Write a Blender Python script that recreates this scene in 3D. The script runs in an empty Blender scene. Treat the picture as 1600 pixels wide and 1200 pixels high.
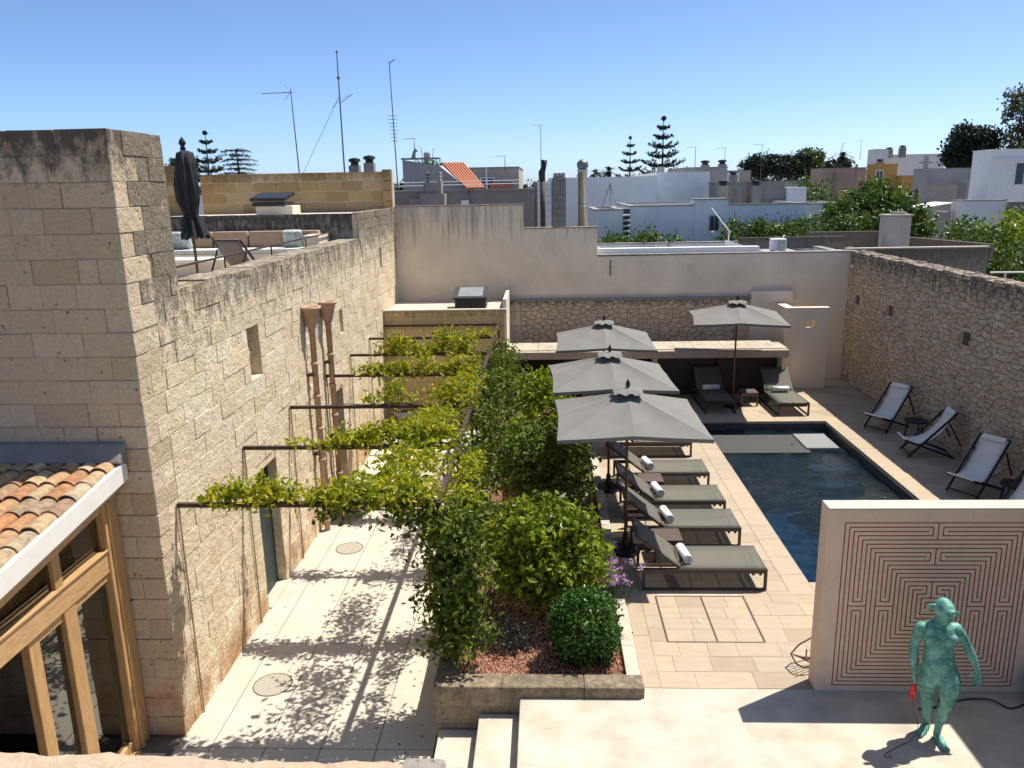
import bpy, bmesh, math, random
import numpy as np
from mathutils import Vector, Matrix
random.seed(7)
NR = np.random.default_rng(7)
scene = bpy.context.scene
COL = scene.collection
# ------------------------------------------------------------------ camera
CH = 5.65
_yaw, _pit, _rol = math.radians(-2.53), math.radians(13.81), math.radians(-1.10)
_f = Vector((math.sin(_yaw)*math.cos(_pit), math.cos(_yaw)*math.cos(_pit), -math.sin(_pit)))
_r = Vector((math.cos(_yaw), -math.sin(_yaw), 0)); _u = _r.cross(_f)
_r2 = _r*math.cos(_rol) + _u*math.sin(_rol); _u2 = -_r*math.sin(_rol) + _u*math.cos(_rol)
cam = bpy.data.objects.new('camera', bpy.data.cameras.new('camera'))
COL.objects.link(cam)
cam.matrix_world = Matrix(((_r2.x, _u2.x, -_f.x, 0), (_r2.y, _u2.y, -_f.y, 0), (_r2.z, _u2.z, -_f.z, CH), (0, 0, 0, 1)))
cam.data.sensor_width = 36; cam.data.lens = 28.125; cam.data.clip_start = .05; cam.data.clip_end = 4000
scene.camera = cam
# ------------------------------------------------------------------ sky and sun
SUNV = Vector((.425, .255, 1)).normalized()          # direction towards the sun
SUN_EL = math.asin(SUNV.z); SUN_AZ = math.atan2(SUNV.x, SUNV.y)
world = bpy.data.worlds.new('World'); scene.world = world; world.use_nodes = True
wn = world.node_tree.nodes; wl = world.node_tree.links; wn.clear()
sky = wn.new('ShaderNodeTexSky'); sky.sky_type = 'NISHITA'; sky.sun_disc = False
sky.sun_elevation = SUN_EL; sky.sun_rotation = SUN_AZ
sky.altitude = 0; sky.air_density = .5; sky.dust_density = .7; sky.ozone_density = 6.0
bg = wn.new('ShaderNodeBackground'); bg.inputs[1].default_value = .137
wo = wn.new('ShaderNodeOutputWorld'); wl.new(sky.outputs[0], bg.inputs[0]); wl.new(bg.outputs[0], wo.inputs[0])
sl = bpy.data.lights.new('sun', 'SUN'); sl.energy = 4.5; sl.angle = math.radians(.53); sl.color = (1, .955, .88)
sun = bpy.data.objects.new('sun', sl); COL.objects.link(sun)
sun.rotation_euler = (-SUNV).to_track_quat('-Z', 'Y').to_euler()
vs = scene.view_settings; vs.view_transform = 'Standard'; vs.look = 'None'; vs.gamma = 1; vs.exposure = .6; vs.use_curve_mapping = False
scene.cycles.use_denoising = True; scene.cycles.max_bounces = 8; scene.cycles.transparent_max_bounces = 12
scene.cycles.caustics_reflective = False; scene.cycles.caustics_refractive = False
# ------------------------------------------------------------------ mesh helpers
ORG = {}
def _off(parent):
    return Vector(ORG.get(parent.name, (0, 0, 0))) if parent else Vector((0, 0, 0))
class MB:
    def __init__(s): s.v = []; s.f = []
    def add(s, vs, fs):
        n = len(s.v); s.v += [tuple(p) for p in vs]; s.f += [tuple(i+n for i in f) for f in fs]; return s
    def box(s, x0, x1, y0, y1, z0, z1):
        return s.add([(x0,y0,z0),(x1,y0,z0),(x1,y1,z0),(x0,y1,z0),(x0,y0,z1),(x1,y0,z1),(x1,y1,z1),(x0,y1,z1)],
                     [(0,3,2,1),(4,5,6,7),(0,1,5,4),(1,2,6,5),(2,3,7,6),(3,0,4,7)])
    def bar(s, p, q, w, h=None, up=(0,0,1)):
        p = Vector(p); q = Vector(q); h = h or w; d = (q-p).normalized(); u = Vector(up)
        if abs(d.dot(u)) > .98: u = Vector((0,1,0))
        a = d.cross(u).normalized()*w/2; b = a.cross(d).normalized()*h/2
        c = [-a-b, a-b, a+b, -a+b]
        return s.add([p+k for k in c]+[q+k for k in c], [(3,2,1,0),(4,5,6,7),(0,1,5,4),(1,2,6,5),(2,3,7,6),(3,0,4,7)])
    def tube(s, pts, r, n=8, cap=True):
        pts = [Vector(p) for p in pts]; rr = r if isinstance(r, (list, tuple)) else [r]*len(pts)
        base = len(s.v); ref = None
        for i, p in enumerate(pts):
            d = (pts[min(i+1, len(pts)-1)] - pts[max(i-1, 0)])
            d = d.normalized() if d.length > 1e-9 else Vector((0,0,1))
            if ref is None: ref = Vector((1,0,0)) if abs(d.x) < .9 else Vector((0,1,0))
            a = (ref - d*ref.dot(d)).normalized(); ref = a; b = d.cross(a)
            for k in range(n):
                t = 2*math.pi*k/n; s.v.append(tuple(p + (a*math.cos(t)+b*math.sin(t))*rr[i]))
        for i in range(len(pts)-1):
            for k in range(n):
                o = base+i*n; s.f.append((o+k, o+(k+1)%n, o+n+(k+1)%n, o+n+k))
        if cap:
            s.f.append(tuple(base+k for k in range(n))[::-1]); s.f.append(tuple(base+(len(pts)-1)*n+k for k in range(n)))
        return s
    def lathe(s, prof, c=(0,0,0), n=16, cap=True):
        base = len(s.v)
        for r, z in prof:
            for k in range(n):
                t = 2*math.pi*k/n; s.v.append((c[0]+r*math.cos(t), c[1]+r*math.sin(t), c[2]+z))
        for i in range(len(prof)-1):
            for k in range(n):
                o = base+i*n; s.f.append((o+k, o+(k+1)%n, o+n+(k+1)%n, o+n+k))
        if cap:
            s.f.append(tuple(base+k for k in range(n))[::-1]); s.f.append(tuple(base+(len(prof)-1)*n+k for k in range(n)))
        return s
    def prism(s, poly, axis, a, b):
        """poly of 2-D points extruded along axis 'x','y' or 'z' from a to b"""
        def P(u, v, t): return {'x': (t,u,v), 'y': (u,t,v), 'z': (u,v,t)}[axis]
        n = len(poly)
        return s.add([P(u,v,a) for u,v in poly]+[P(u,v,b) for u,v in poly],
                     [tuple(range(n))[::-1], tuple(range(n,2*n))]+[(i,(i+1)%n,n+(i+1)%n,n+i) for i in range(n)])
    def sphere(s, c, r, n=12, m=8):
        r = r if isinstance(r, (tuple, list)) else (r,r,r); base = len(s.v)
        for i in range(m+1):
            ph = math.pi*i/m
            for k in range(n):
                t = 2*math.pi*k/n
                s.v.append((c[0]+r[0]*math.sin(ph)*math.cos(t), c[1]+r[1]*math.sin(ph)*math.sin(t), c[2]-r[2]*math.cos(ph)))
        for i in range(m):
            for k in range(n):
                o = base+i*n; s.f.append((o+k, o+(k+1)%n, o+n+(k+1)%n, o+n+k))
        return s
    def build(s, name, mat, parent=None, smooth=False, bevel=0, seg=1, solid=0):
        me = bpy.data.meshes.new(name)
        if parent: off = _off(parent)
        else:
            a = np.array(s.v); off = Vector(((a[:,0].min()+a[:,0].max())/2, (a[:,1].min()+a[:,1].max())/2, a[:,2].min()))
        me.from_pydata([(x-off.x, y-off.y, z-off.z) for x, y, z in s.v], [], s.f)
        me.validate()
        bm = bmesh.new(); bm.from_mesh(me); bmesh.ops.recalc_face_normals(bm, faces=bm.faces)
        if bevel: bmesh.ops.bevel(bm, geom=[e for e in bm.edges if len(e.link_faces) == 2 and e.calc_face_angle(0) > .5], offset=bevel, segments=seg, affect='EDGES', profile=.6, clamp_overlap=True)
        if solid: bmesh.ops.solidify(bm, geom=bm.faces, thickness=solid)
        bm.to_mesh(me); bm.free()
        if smooth:
            for p in me.polygons: p.use_smooth = True
        me.materials.append(mat)
        o = bpy.data.objects.new(name, me); COL.objects.link(o)
        if parent: o.parent = parent; ORG[o.name] = tuple(off)
        else: o.location = off; ORG[o.name] = tuple(off)
        return o
def raw(name, verts, faces, mat, parent=None, smooth=False):
    """fast path for big meshes (no bmesh)"""
    me = bpy.data.meshes.new(name); verts = np.asarray(verts, float)
    if parent: off = np.array(_off(parent))
    else: off = np.array([(verts[:,0].min()+verts[:,0].max())/2, (verts[:,1].min()+verts[:,1].max())/2, verts[:,2].min()])
    me.from_pydata((verts-off).tolist(), [], faces if isinstance(faces, list) else faces.tolist())
    if smooth: me.polygons.foreach_set('use_smooth', [True]*len(me.polygons))
    me.materials.append(mat)
    o = bpy.data.objects.new(name, me); COL.objects.link(o); ORG[o.name] = tuple(off)
    if parent: o.parent = parent
    else: o.location = off
    return o
def tag(o, label=None, cat=None, group=None, kind=None):
    if label: o['label'] = label
    if cat: o['category'] = cat
    if group: o['group'] = group
    if kind: o['kind'] = kind
    return o
def thing(name, label, cat, loc=(0,0,0), group=None):
    o = bpy.data.objects.new(name, None); COL.objects.link(o); o.location = loc; o.empty_display_size = .1
    ORG[o.name] = tuple(loc)
    return tag(o, label, cat, group)
def structure(o): o['kind'] = 'structure'; return o
def dup(root, loc, rz, label, group=None):
    def cp(o, par):
        c = o.copy(); COL.objects.link(c); c.parent = par
        for ch in list(o.children): cp(ch, c)
        return c
    r = cp(root, None); r.location = loc; r.rotation_euler = (0,0,rz); r['label'] = label
    if group: r['group'] = group
    return r
# ------------------------------------------------------------------ materials
def newmat(name):
    m = bpy.data.materials.new(name); m.use_nodes = True; nt = m.node_tree
    return m, nt, nt.nodes, nt.links, nt.nodes['Principled BSDF']
def N(nt, t, **kw):
    n = nt.nodes.new(t)
    for k, v in kw.items():
        if k.startswith('i_'): n.inputs[k[2:].replace('_', ' ')].default_value = v
        else: setattr(n, k, v)
    return n
def ramp(nt, fac, stops):
    r = nt.nodes.new('ShaderNodeValToRGB'); e = r.color_ramp.elements
    while len(e) < len(stops): e.new(.5)
    for k, (p, c) in zip(e, stops): k.position = p; k.color = (*c, 1) if len(c) == 3 else c
    nt.links.new(fac, r.inputs[0]); return r.outputs[0]
def mixc(nt, fac, a, b, mode='MIX'):
    m = nt.nodes.new('ShaderNodeMix'); m.data_type = 'RGBA'; m.blend_type = mode
    for s, v in ((0, fac), (6, a), (7, b)):
        if hasattr(v, 'is_output') or isinstance(v, bpy.types.NodeSocket): nt.links.new(v, m.inputs[s])
        else: m.inputs[s].default_value = (*v, 1) if isinstance(v, (tuple, list)) and len(v) == 3 else v
    return m.outputs[2]
def math_(nt, op, a, b=None, clamp=False):
    m = nt.nodes.new('ShaderNodeMath'); m.operation = op; m.use_clamp = clamp
    for i, v in enumerate((a, b)):
        if v is None: continue
        if isinstance(v, bpy.types.NodeSocket): nt.links.new(v, m.inputs[i])
        else: m.inputs[i].default_value = v
    return m.outputs[0]
def pos(nt): return nt.nodes.new('ShaderNodeNewGeometry').outputs['Position']
def scaled(nt, vec, s):
    m = nt.nodes.new('ShaderNodeMapping'); m.inputs['Scale'].default_value = s; nt.links.new(vec, m.inputs[0]); return m.outputs[0]
def noise(nt, vec, scale, detail=4, rough=.55, dist=0):
    n = nt.nodes.new('ShaderNodeTexNoise'); n.inputs['Scale'].default_value = scale; n.inputs['Detail'].default_value = detail
    n.inputs['Roughness'].default_value = rough; n.inputs['Distortion'].default_value = dist; nt.links.new(vec, n.inputs['Vector']); return n.outputs[0]
def voro(nt, vec, scale, feature='F1'):
    n = nt.nodes.new('ShaderNodeTexVoronoi'); n.feature = feature; n.inputs['Scale'].default_value = scale; nt.links.new(vec, n.inputs['Vector']); return n.outputs['Distance']
def rnd(nt):
    g = nt.nodes.new('ShaderNodeNewGeometry').outputs['Random Per Island']; o = nt.nodes.new('ShaderNodeObjectInfo').outputs['Random']
    return math_(nt, 'FRACT', math_(nt, 'ADD', g, o))
def bump(nt, b, h, strength=.5, dist=.02):
    n = nt.nodes.new('ShaderNodeBump'); n.inputs['Strength'].default_value = strength; n.inputs['Distance'].default_value = dist
    nt.links.new(h, n.inputs['Height']); nt.links.new(n.outputs[0], b.inputs['Normal'])
def sepz(nt, vec, i=2):
    s = nt.nodes.new('ShaderNodeSeparateXYZ'); nt.links.new(vec, s.inputs[0]); return s.outputs[i]
def maprange(nt, v, a, b, c=0, d=1):
    m = nt.nodes.new('ShaderNodeMapRange'); m.clamp = True
    for i, k in enumerate((a, b, c, d)): m.inputs[i+1].default_value = k
    nt.links.new(v, m.inputs[0]); return m.outputs[0]
def plain(name, col, rough=.6, metal=0, var=.12, scale=6, bmp=0, spec=.5, bscale=40):
    m, nt, n, l, b = newmat(name); p = pos(nt)
    f = noise(nt, p, scale, 5)
    hi = tuple(min(1, c*(1+var)) for c in col); lo = tuple(c*(1-var) for c in col)
    l.new(ramp(nt, f, [(.3, lo), (.7, hi)]), b.inputs['Base Color'])
    b.inputs['Roughness'].default_value = rough; b.inputs['Metallic'].default_value = metal; b.inputs['Specular IOR Level'].default_value = spec
    if bmp: bump(nt, b, noise(nt, p, bscale, 4), bmp, .01)
    return m
def stone(name, cols, pit=.5, lichen=None, rough=.92, pitscale=26, bstr=.6, bdist=.02, low=None, pitlo=.56, mott=0):
    """weathered limestone: per-block tone, blotches, dark pits, lichen that grows near the top edge"""
    m, nt, n, l, b = newmat(name); p = pos(nt)
    r = rnd(nt); c = ramp(nt, r, [(i/(len(cols)-1), k) for i, k in enumerate(cols)])
    big = noise(nt, p, 1.1, 5, .6); c = mixc(nt, maprange(nt, big, .35, .7, 0, .3), c, tuple(k*.8 for k in cols[0]))
    fine = noise(nt, p, 22, 6, .7); c = mixc(nt, .5, c, ramp(nt, fine, [(.25, (.62,.60,.57)), (.7, (1.12,1.11,1.10))]), 'MULTIPLY')
    if mott:
        c = mixc(nt, mott, c, ramp(nt, noise(nt, p, 11, 6, .7, .6), [(.3, (.42,.38,.34)), (.5, (.95,.92,.88)), (.72, (1.3,1.25,1.15))]), 'MULTIPLY')
    v = voro(nt, p, pitscale); mask = maprange(nt, noise(nt, p, 3.2, 3), .5, .62)
    hole = math_(nt, 'MULTIPLY', maprange(nt, v, .14, .3, 1, 0), mask)
    hole = math_(nt, 'MULTIPLY', hole, maprange(nt, noise(nt, p, 9, 2), pitlo-.14, pitlo))
    c = mixc(nt, math_(nt, 'MULTIPLY', hole, pit), c, tuple(k*.22 for k in cols[0]))
    if low:   # ruddy damp staining close to the ground
        zl = maprange(nt, sepz(nt, p), low[0], low[1], 1, 0); k = math_(nt, 'MULTIPLY', zl, maprange(nt, noise(nt, p, 2.2, 4), .42, .62))
        c = mixc(nt, k, c, low[2])
    if lichen:
        z0, z1, amt = lichen; st = noise(nt, scaled(nt, p, (6,6,2.8)), 1.6, 6, .72)
        zz = maprange(nt, sepz(nt, p), z0, z1)
        k = math_(nt, 'MULTIPLY', maprange(nt, math_(nt, 'ADD', math_(nt, 'MULTIPLY', zz, .42), st), .62, .86), amt)
        c = mixc(nt, k, c, (.055,.05,.046))
    l.new(c, b.inputs['Base Color']); b.inputs['Roughness'].default_value = rough; b.inputs['Specular IOR Level'].default_value = .15
    h = math_(nt, 'SUBTRACT', math_(nt, 'ADD', math_(nt, 'MULTIPLY', fine, .45), math_(nt, 'MULTIPLY', noise(nt, p, 8, 6, .65), 1.3)), math_(nt, 'MULTIPLY', hole, 1.0))
    bump(nt, b, h, bstr, bdist); return m
def plaster(name, col, stain=.5, ztop=None, dirt=(.09,.08,.075), streak=1.0, var=.1):
    m, nt, n, l, b = newmat(name); p = pos(nt)
    f = noise(nt, p, .9, 6, .6); c = ramp(nt, f, [(.3, tuple(k*(1-var) for k in col)), (.7, tuple(min(1, k*(1+var)) for k in col))])
    c = mixc(nt, .4, c, ramp(nt, noise(nt, p, 14, 5, .7), [(.3, (.82,.82,.82)), (.7, (1.08,1.08,1.08))]), 'MULTIPLY')
    s = noise(nt, scaled(nt, p, (3.4*streak, 3.4*streak, .32)), 1.5, 5, .65)
    if ztop is not None:
        zz = maprange(nt, sepz(nt, p), ztop-1.1, ztop)
        k = maprange(nt, math_(nt, 'ADD', math_(nt, 'MULTIPLY', zz, .3), s), .7, .95)
    else: k = maprange(nt, s, .58, .8)
    c = mixc(nt, math_(nt, 'MULTIPLY', k, stain), c, dirt)
    l.new(c, b.inputs['Base Color']); b.inputs['Roughness'].default_value = .9; b.inputs['Specular IOR Level'].default_value = .15
    bump(nt, b, noise(nt, p, 30, 5), .25, .01); return m
def leafmat(name, cols, trans=.35, rough=.5):
    m, nt, n, l, b = newmat(name)
    r = rnd(nt); p = pos(nt)
    r2 = math_(nt, 'ADD', math_(nt, 'MULTIPLY', r, .6), math_(nt, 'MULTIPLY', noise(nt, p, 1.7, 2), .45))
    c = ramp(nt, r2, [(.15+.75*i/(len(cols)-1), k) for i, k in enumerate(cols)])
    l.new(c, b.inputs['Base Color']); b.inputs['Roughness'].default_value = rough; b.inputs['Specular IOR Level'].default_value = .35
    t = N(nt, 'ShaderNodeBsdfTranslucent'); l.new(mixc(nt, .5, c, (.9,1,.35), 'MULTIPLY'), t.inputs[0])
    mx = N(nt, 'ShaderNodeMixShader'); mx.inputs[0].default_value = trans
    l.new(b.outputs[0], mx.inputs[1]); l.new(t.outputs[0], mx.inputs[2]); l.new(mx.outputs[0], nt.nodes['Material Output'].inputs[0])
    return m
def wood(name, col, along=(1,1,1), rough=.5):
    m, nt, n, l, b = newmat(name); p = pos(nt)
    g = noise(nt, scaled(nt, p, along), 9, 5, .6, .6)
    c = ramp(nt, g, [(.25, tuple(k*.62 for k in col)), (.55, col), (.8, tuple(min(1,k*1.2) for k in col))])
    r = rnd(nt); c = mixc(nt, .35, c, ramp(nt, r, [(0, (.75,.75,.75)), (1, (1.1,1.1,1.1))]), 'MULTIPLY')
    l.new(c, b.inputs['Base Color']); b.inputs['Roughness'].default_value = rough; bump(nt, b, g, .2, .004); return m
def glassmat(name, tint=(.75,.85,.82), ior=2.5):
    m, nt, n, l, b = newmat(name); nt.nodes.remove(b)
    t = N(nt, 'ShaderNodeBsdfTransparent'); t.inputs[0].default_value = (*tint, 1)
    g = N(nt, 'ShaderNodeBsdfGlossy'); g.inputs['Roughness'].default_value = .015; g.inputs[0].default_value = (.95,.97,.95,1)
    f = N(nt, 'ShaderNodeFresnel'); f.inputs[0].default_value = ior
    mx = N(nt, 'ShaderNodeMixShader'); l.new(f.outputs[0], mx.inputs[0]); l.new(t.outputs[0], mx.inputs[1]); l.new(g.outputs[0], mx.inputs[2])
    l.new(mx.outputs[0], nt.nodes['Material Output'].inputs[0]); return m
M = {}
M['ash'] = stone('limestone_ashlar', [(.69,.55,.36), (.78,.645,.44), (.73,.60,.405), (.82,.70,.50), (.70,.55,.35)], .85, (3.35, 4.9, .75), low=(-.6, .45, (.44,.24,.12)), bstr=1.0, bdist=.03, pitlo=.5)  # paler copy for the long wall, part of its sunlight put into the colour
M['tower'] = stone('limestone_tower', [(.56,.44,.285), (.63,.50,.335), (.59,.47,.315), (.66,.53,.37), (.54,.42,.265)], .8, (5.55, 6.3, .85), pitscale=14, pitlo=.6, low=(-.6, .9, (.44,.24,.13)), bstr=.9, bdist=.03)  # darker copy of the limestone, the front's shade put into the colour
M['mortar_l'] = plain('pale_mortar', (.62,.54,.42), .95, var=.15)
M['mortar'] = plain('lime_mortar', (.62,.50,.34), .95, var=.25, scale=12, bmp=.4)
M['tan'] = stone('golden_tuff', [(.36,.23,.10), (.55,.39,.19), (.42,.28,.13), (.60,.45,.25), (.38,.26,.13), (.52,.36,.17)], .3, (5.7, 6.25, .45), bstr=.35)
M['tan2'] = stone('golden_tuff_outbuilding', [(.62,.45,.23), (.70,.53,.29), (.56,.41,.22), (.66,.49,.26)], .35, (2.2, 2.6, .5), bstr=.4)
M['rubble'] = stone('rubble_limestone', [(.54,.43,.29), (.65,.53,.38), (.50,.385,.255), (.70,.58,.43), (.58,.43,.28)], .4, (2.9, 3.9, .8), pitscale=18, bstr=.8)
M['rubble2'] = stone('rubble_rear', [(.56,.435,.30), (.68,.55,.40), (.59,.46,.32), (.73,.60,.45)], .3, (2.15, 2.5, .8), bstr=.7)
M['rmort'] = plain('rubble_mortar', (.36,.285,.195), .95, var=.3, scale=10, bmp=.5)
M['plaster'] = plaster('cream_render', (.82,.695,.515), .55, 4.75, streak=2.0)
M['plaster_k'] = plaster('pale_render', (.74,.645,.50), .15)
M['greywall'] = stone('grimy_parapet', [(.30,.27,.23), (.38,.34,.28)], .5, (4.2, 5.2, .9))
M['conc'] = plain('polished_concrete', (.51,.445,.345), .75, var=.20, scale=2.2, bmp=.08, spec=.3)
M['slab'] = plain('court_concrete', (.52,.465,.375), .8, var=.09, scale=2.1, bmp=.08, spec=.25)
M['joint'] = plain('dark_joint', (.16,.135,.10), .95)
M['grout'] = plain('pale_grout', (.52,.44,.32), .95, var=.1)
def tilemat():
    m, nt, n, l, b = newmat('sandstone_tile'); p = pos(nt); r = rnd(nt)
    c = ramp(nt, r, [(0, (.37,.29,.20)), (.3, (.45,.36,.25)), (.55, (.41,.33,.24)), (.8, (.47,.37,.245)), (1, (.38,.315,.245))])
    f = noise(nt, scaled(nt, p, (1.2,4,1)), 3, 5, .6); c = mixc(nt, .5, c, ramp(nt, f, [(.3, (.82,.8,.78)), (.7, (1.12,1.1,1.08))]), 'MULTIPLY')
    l.new(c, b.inputs['Base Color']); b.inputs['Roughness'].default_value = .7; b.inputs['Specular IOR Level'].default_value = .25
    bump(nt, b, noise(nt, p, 35, 4), .15, .006); return m
M['tile'] = tilemat()
M['steel'] = plain('rusty_dark_steel', (.055,.032,.024), .7, .2, var=.5, scale=9, bmp=.2)
M['terra'] = plain('terracotta', (.43,.275,.18), .85, var=.25, scale=7, bmp=.2)
M['white'] = plain('white_paint', (.74,.70,.62), .7, var=.05)
M['flash'] = plain('grey_flashing', (.24,.215,.185), .85, var=.15, spec=.1)
M['timber'] = wood('oak_timber', (.50,.29,.12), (6,6,.6))
M['timber_h'] = wood('oak_timber_beam', (.56,.34,.15), (6,.6,6))
M['glass'] = glassmat('window_glass')
M['dark'] = plain('dark_interior', (.03,.026,.022), .8)  # near-black colour stands in for the shade inside rooms
M['inner'] = plain('room_plaster', (.20,.17,.13), .9)
M['door'] = plain('green_door_paint', (.015,.03,.032), .5, var=.2)
M['anthr'] = plain('anthracite_fabric', (.185,.176,.157), .9, var=.07, scale=3, bmp=.12, bscale=220)
M['closed'] = plain('black_canvas', (.018,.019,.022), .85, var=.3)
M['teak'] = wood('teak_pole', (.13,.065,.035), (1,1,.15))
M['brown'] = wood('brown_slats', (.13,.085,.065), (.3,5,5))
M['lframe'] = plain('lounger_frame', (.045,.034,.028), .5, .1, var=.15)
def slingmat():
    m = plain('sling_mesh', (.15,.14,.108), .75, var=.06, scale=30, bmp=.2, bscale=300); nt = m.node_tree; l = nt.links
    t = N(nt, 'ShaderNodeBsdfTransparent'); mx = N(nt, 'ShaderNodeMixShader'); mx.inputs[0].default_value = .22      # open weave
    l.new(nt.nodes['Principled BSDF'].outputs[0], mx.inputs[1]); l.new(t.outputs[0], mx.inputs[2]); l.new(mx.outputs[0], nt.nodes['Material Output'].inputs[0]); return m
M['sling'] = slingmat()
M['towel'] = plain('white_towel', (.80,.80,.80), .95, var=.03, bmp=.5, bscale=150)
M['black'] = plain('black_metal', (.012,.012,.012), .5)
M['canvas'] = plain('white_canvas', (.86,.81,.72), .9, var=.04)
M['poolin'] = plain('dark_pool_lining', (.018,.065,.115), .5, var=.3, scale=4)
M['poolrim'] = plain('dark_pool_rim', (.055,.055,.052), .45, var=.25)
M['gravel'] = None
M['leafvine'] = leafmat('vine_leaves', [(.09,.15,.012), (.25,.30,.016), (.44,.43,.02), (.60,.47,.03)], .48)  # sunlight through the top leaves is put into these yellow greens
M['leafdark'] = leafmat('shrub_leaves', [(.03,.06,.012), (.07,.12,.016), (.14,.19,.02), (.24,.27,.028)], .3, .38)
M['leafcitrus'] = leafmat('citrus_leaves', [(.06,.11,.012), (.15,.22,.018), (.28,.33,.022), (.44,.41,.03)], .4, .4)
M['leafbox'] = leafmat('box_leaves', [(.02,.065,.012), (.05,.13,.02), (.10,.20,.028)], .28, .35)
M['leaftree'] = leafmat('garden_leaves', [(.025,.055,.014), (.06,.11,.02), (.11,.17,.028), (.19,.24,.045)], .28, .4)
M['leafpine'] = leafmat('conifer_needles', [(.010,.022,.014), (.022,.04,.022), (.035,.055,.028)], .1)
M['leafeuc'] = leafmat('eucalyptus_leaves', [(.05,.065,.035), (.10,.11,.06), (.17,.15,.08)], .3)
M['leafsilver'] = leafmat('silver_leaves', [(.05,.07,.05), (.12,.14,.11), (.2,.21,.17)], .2)
M['petal'] = leafmat('lilac_petals', [(.44,.24,.50), (.60,.38,.64), (.74,.54,.76)], .3)
M['bark'] = plain('bark', (.08,.055,.04), .9, var=.35, scale=20, bmp=.5)
# ------------------------------------------------------------------ masonry pieces
_BLK = {}
def block_meshes(mat, n=10, ch=.018, jit=.02, name='stone_block'):
    key = (mat.name, ch, jit)
    if key in _BLK: return _BLK[key]
    rs = random.Random(len(_BLK)+3); out = []
    for i in range(n):
        bm = bmesh.new(); bmesh.ops.create_cube(bm, size=1)
        for v in bm.verts:
            v.co.x += rs.uniform(-jit, jit)*.6; v.co.z += rs.uniform(-jit, jit); v.co.y += rs.uniform(-jit, jit)*.8
        bmesh.ops.bevel(bm, geom=list(bm.edges), offset=ch, segments=1, affect='EDGES')
        me = bpy.data.meshes.new(name); bm.to_mesh(me); bm.free(); me.materials.append(mat); out.append(me)
    _BLK[key] = out; return out
CAMP = Vector((0, 0, CH))
def place_pieces(items, meshes, parent, name, limit=300, restname=None):
    """items: (centre, size, rotz[, rotx]) - the nearest become parts of their own, the rest one joined part"""
    off = _off(parent)
    items = sorted(items, key=lambda t: -(t[1][0]*t[1][2] + t[1][0]*t[1][1])/max(.5, (Vector(t[0])-CAMP).length_squared))
    for k, it in enumerate(items[:limit]):
        me = meshes[random.randrange(len(meshes))]
        o = bpy.data.objects.new(name, me); COL.objects.link(o); o.parent = parent
        o.location = Vector(it[0])-off; o.scale = it[1]; o.rotation_euler = (it[3] if len(it) > 3 else 0, 0, it[2])
    if len(items) > limit:
        vv = []; ff = []; n = 0; cache = {}
        for it in items[limit:]:
            me = meshes[random.randrange(len(meshes))]
            if me.name not in cache: cache[me.name] = (np.array([v.co[:] for v in me.vertices]), [tuple(p.vertices) for p in me.polygons])
            V, F = cache[me.name]; c, s = math.cos(it[2]), math.sin(it[2])
            P = V*np.array(it[1]); Q = np.stack([P[:,0]*c-P[:,1]*s, P[:,0]*s+P[:,1]*c, P[:,2]], 1)+np.array(it[0])
            vv.append(Q); ff += [tuple(i+n for i in f) for f in F]; n += len(V)
        o = raw(restname or name+'_field', np.concatenate(vv), ff, meshes[0].materials[0], parent); o['kind'] = 'stuff'
def courses(u0, u1, z0, z1, h, wmin, wmax, holes=(), rs=random, gap=.005, hj=.012):
    """coursed blocks in a wall plane: (u centre, z centre, width, height), leaving out the holes (ua, ub, za, zb)"""
    out = []; z = z0
    while z < z1-.04:
        hh = min(h+rs.uniform(-hj, hj), z1-z)
        if z1-(z+hh) < h*.35: hh = z1-z
        spans = [(u0, u1)]
        for a, b, c, d in holes:
            if c < z+hh-.05 and d > z+.05:
                ns = []
                for s, e in spans:
                    if b <= s or a >= e: ns.append((s, e)); continue
                    if a > s: ns.append((s, a))
                    if b < e: ns.append((b, e))
                spans = ns
        for s, e in spans:
            u = s
            first = True
            while u < e-.02:
                w = rs.uniform(wmin, wmax)*(rs.uniform(.45, 1) if first else 1); first = False
                if e-(u+w) < wmin*.5: w = e-u
                out.append((u+w/2, z+hh/2, w-gap, hh-gap)); u += w
        z += hh
    return out
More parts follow.
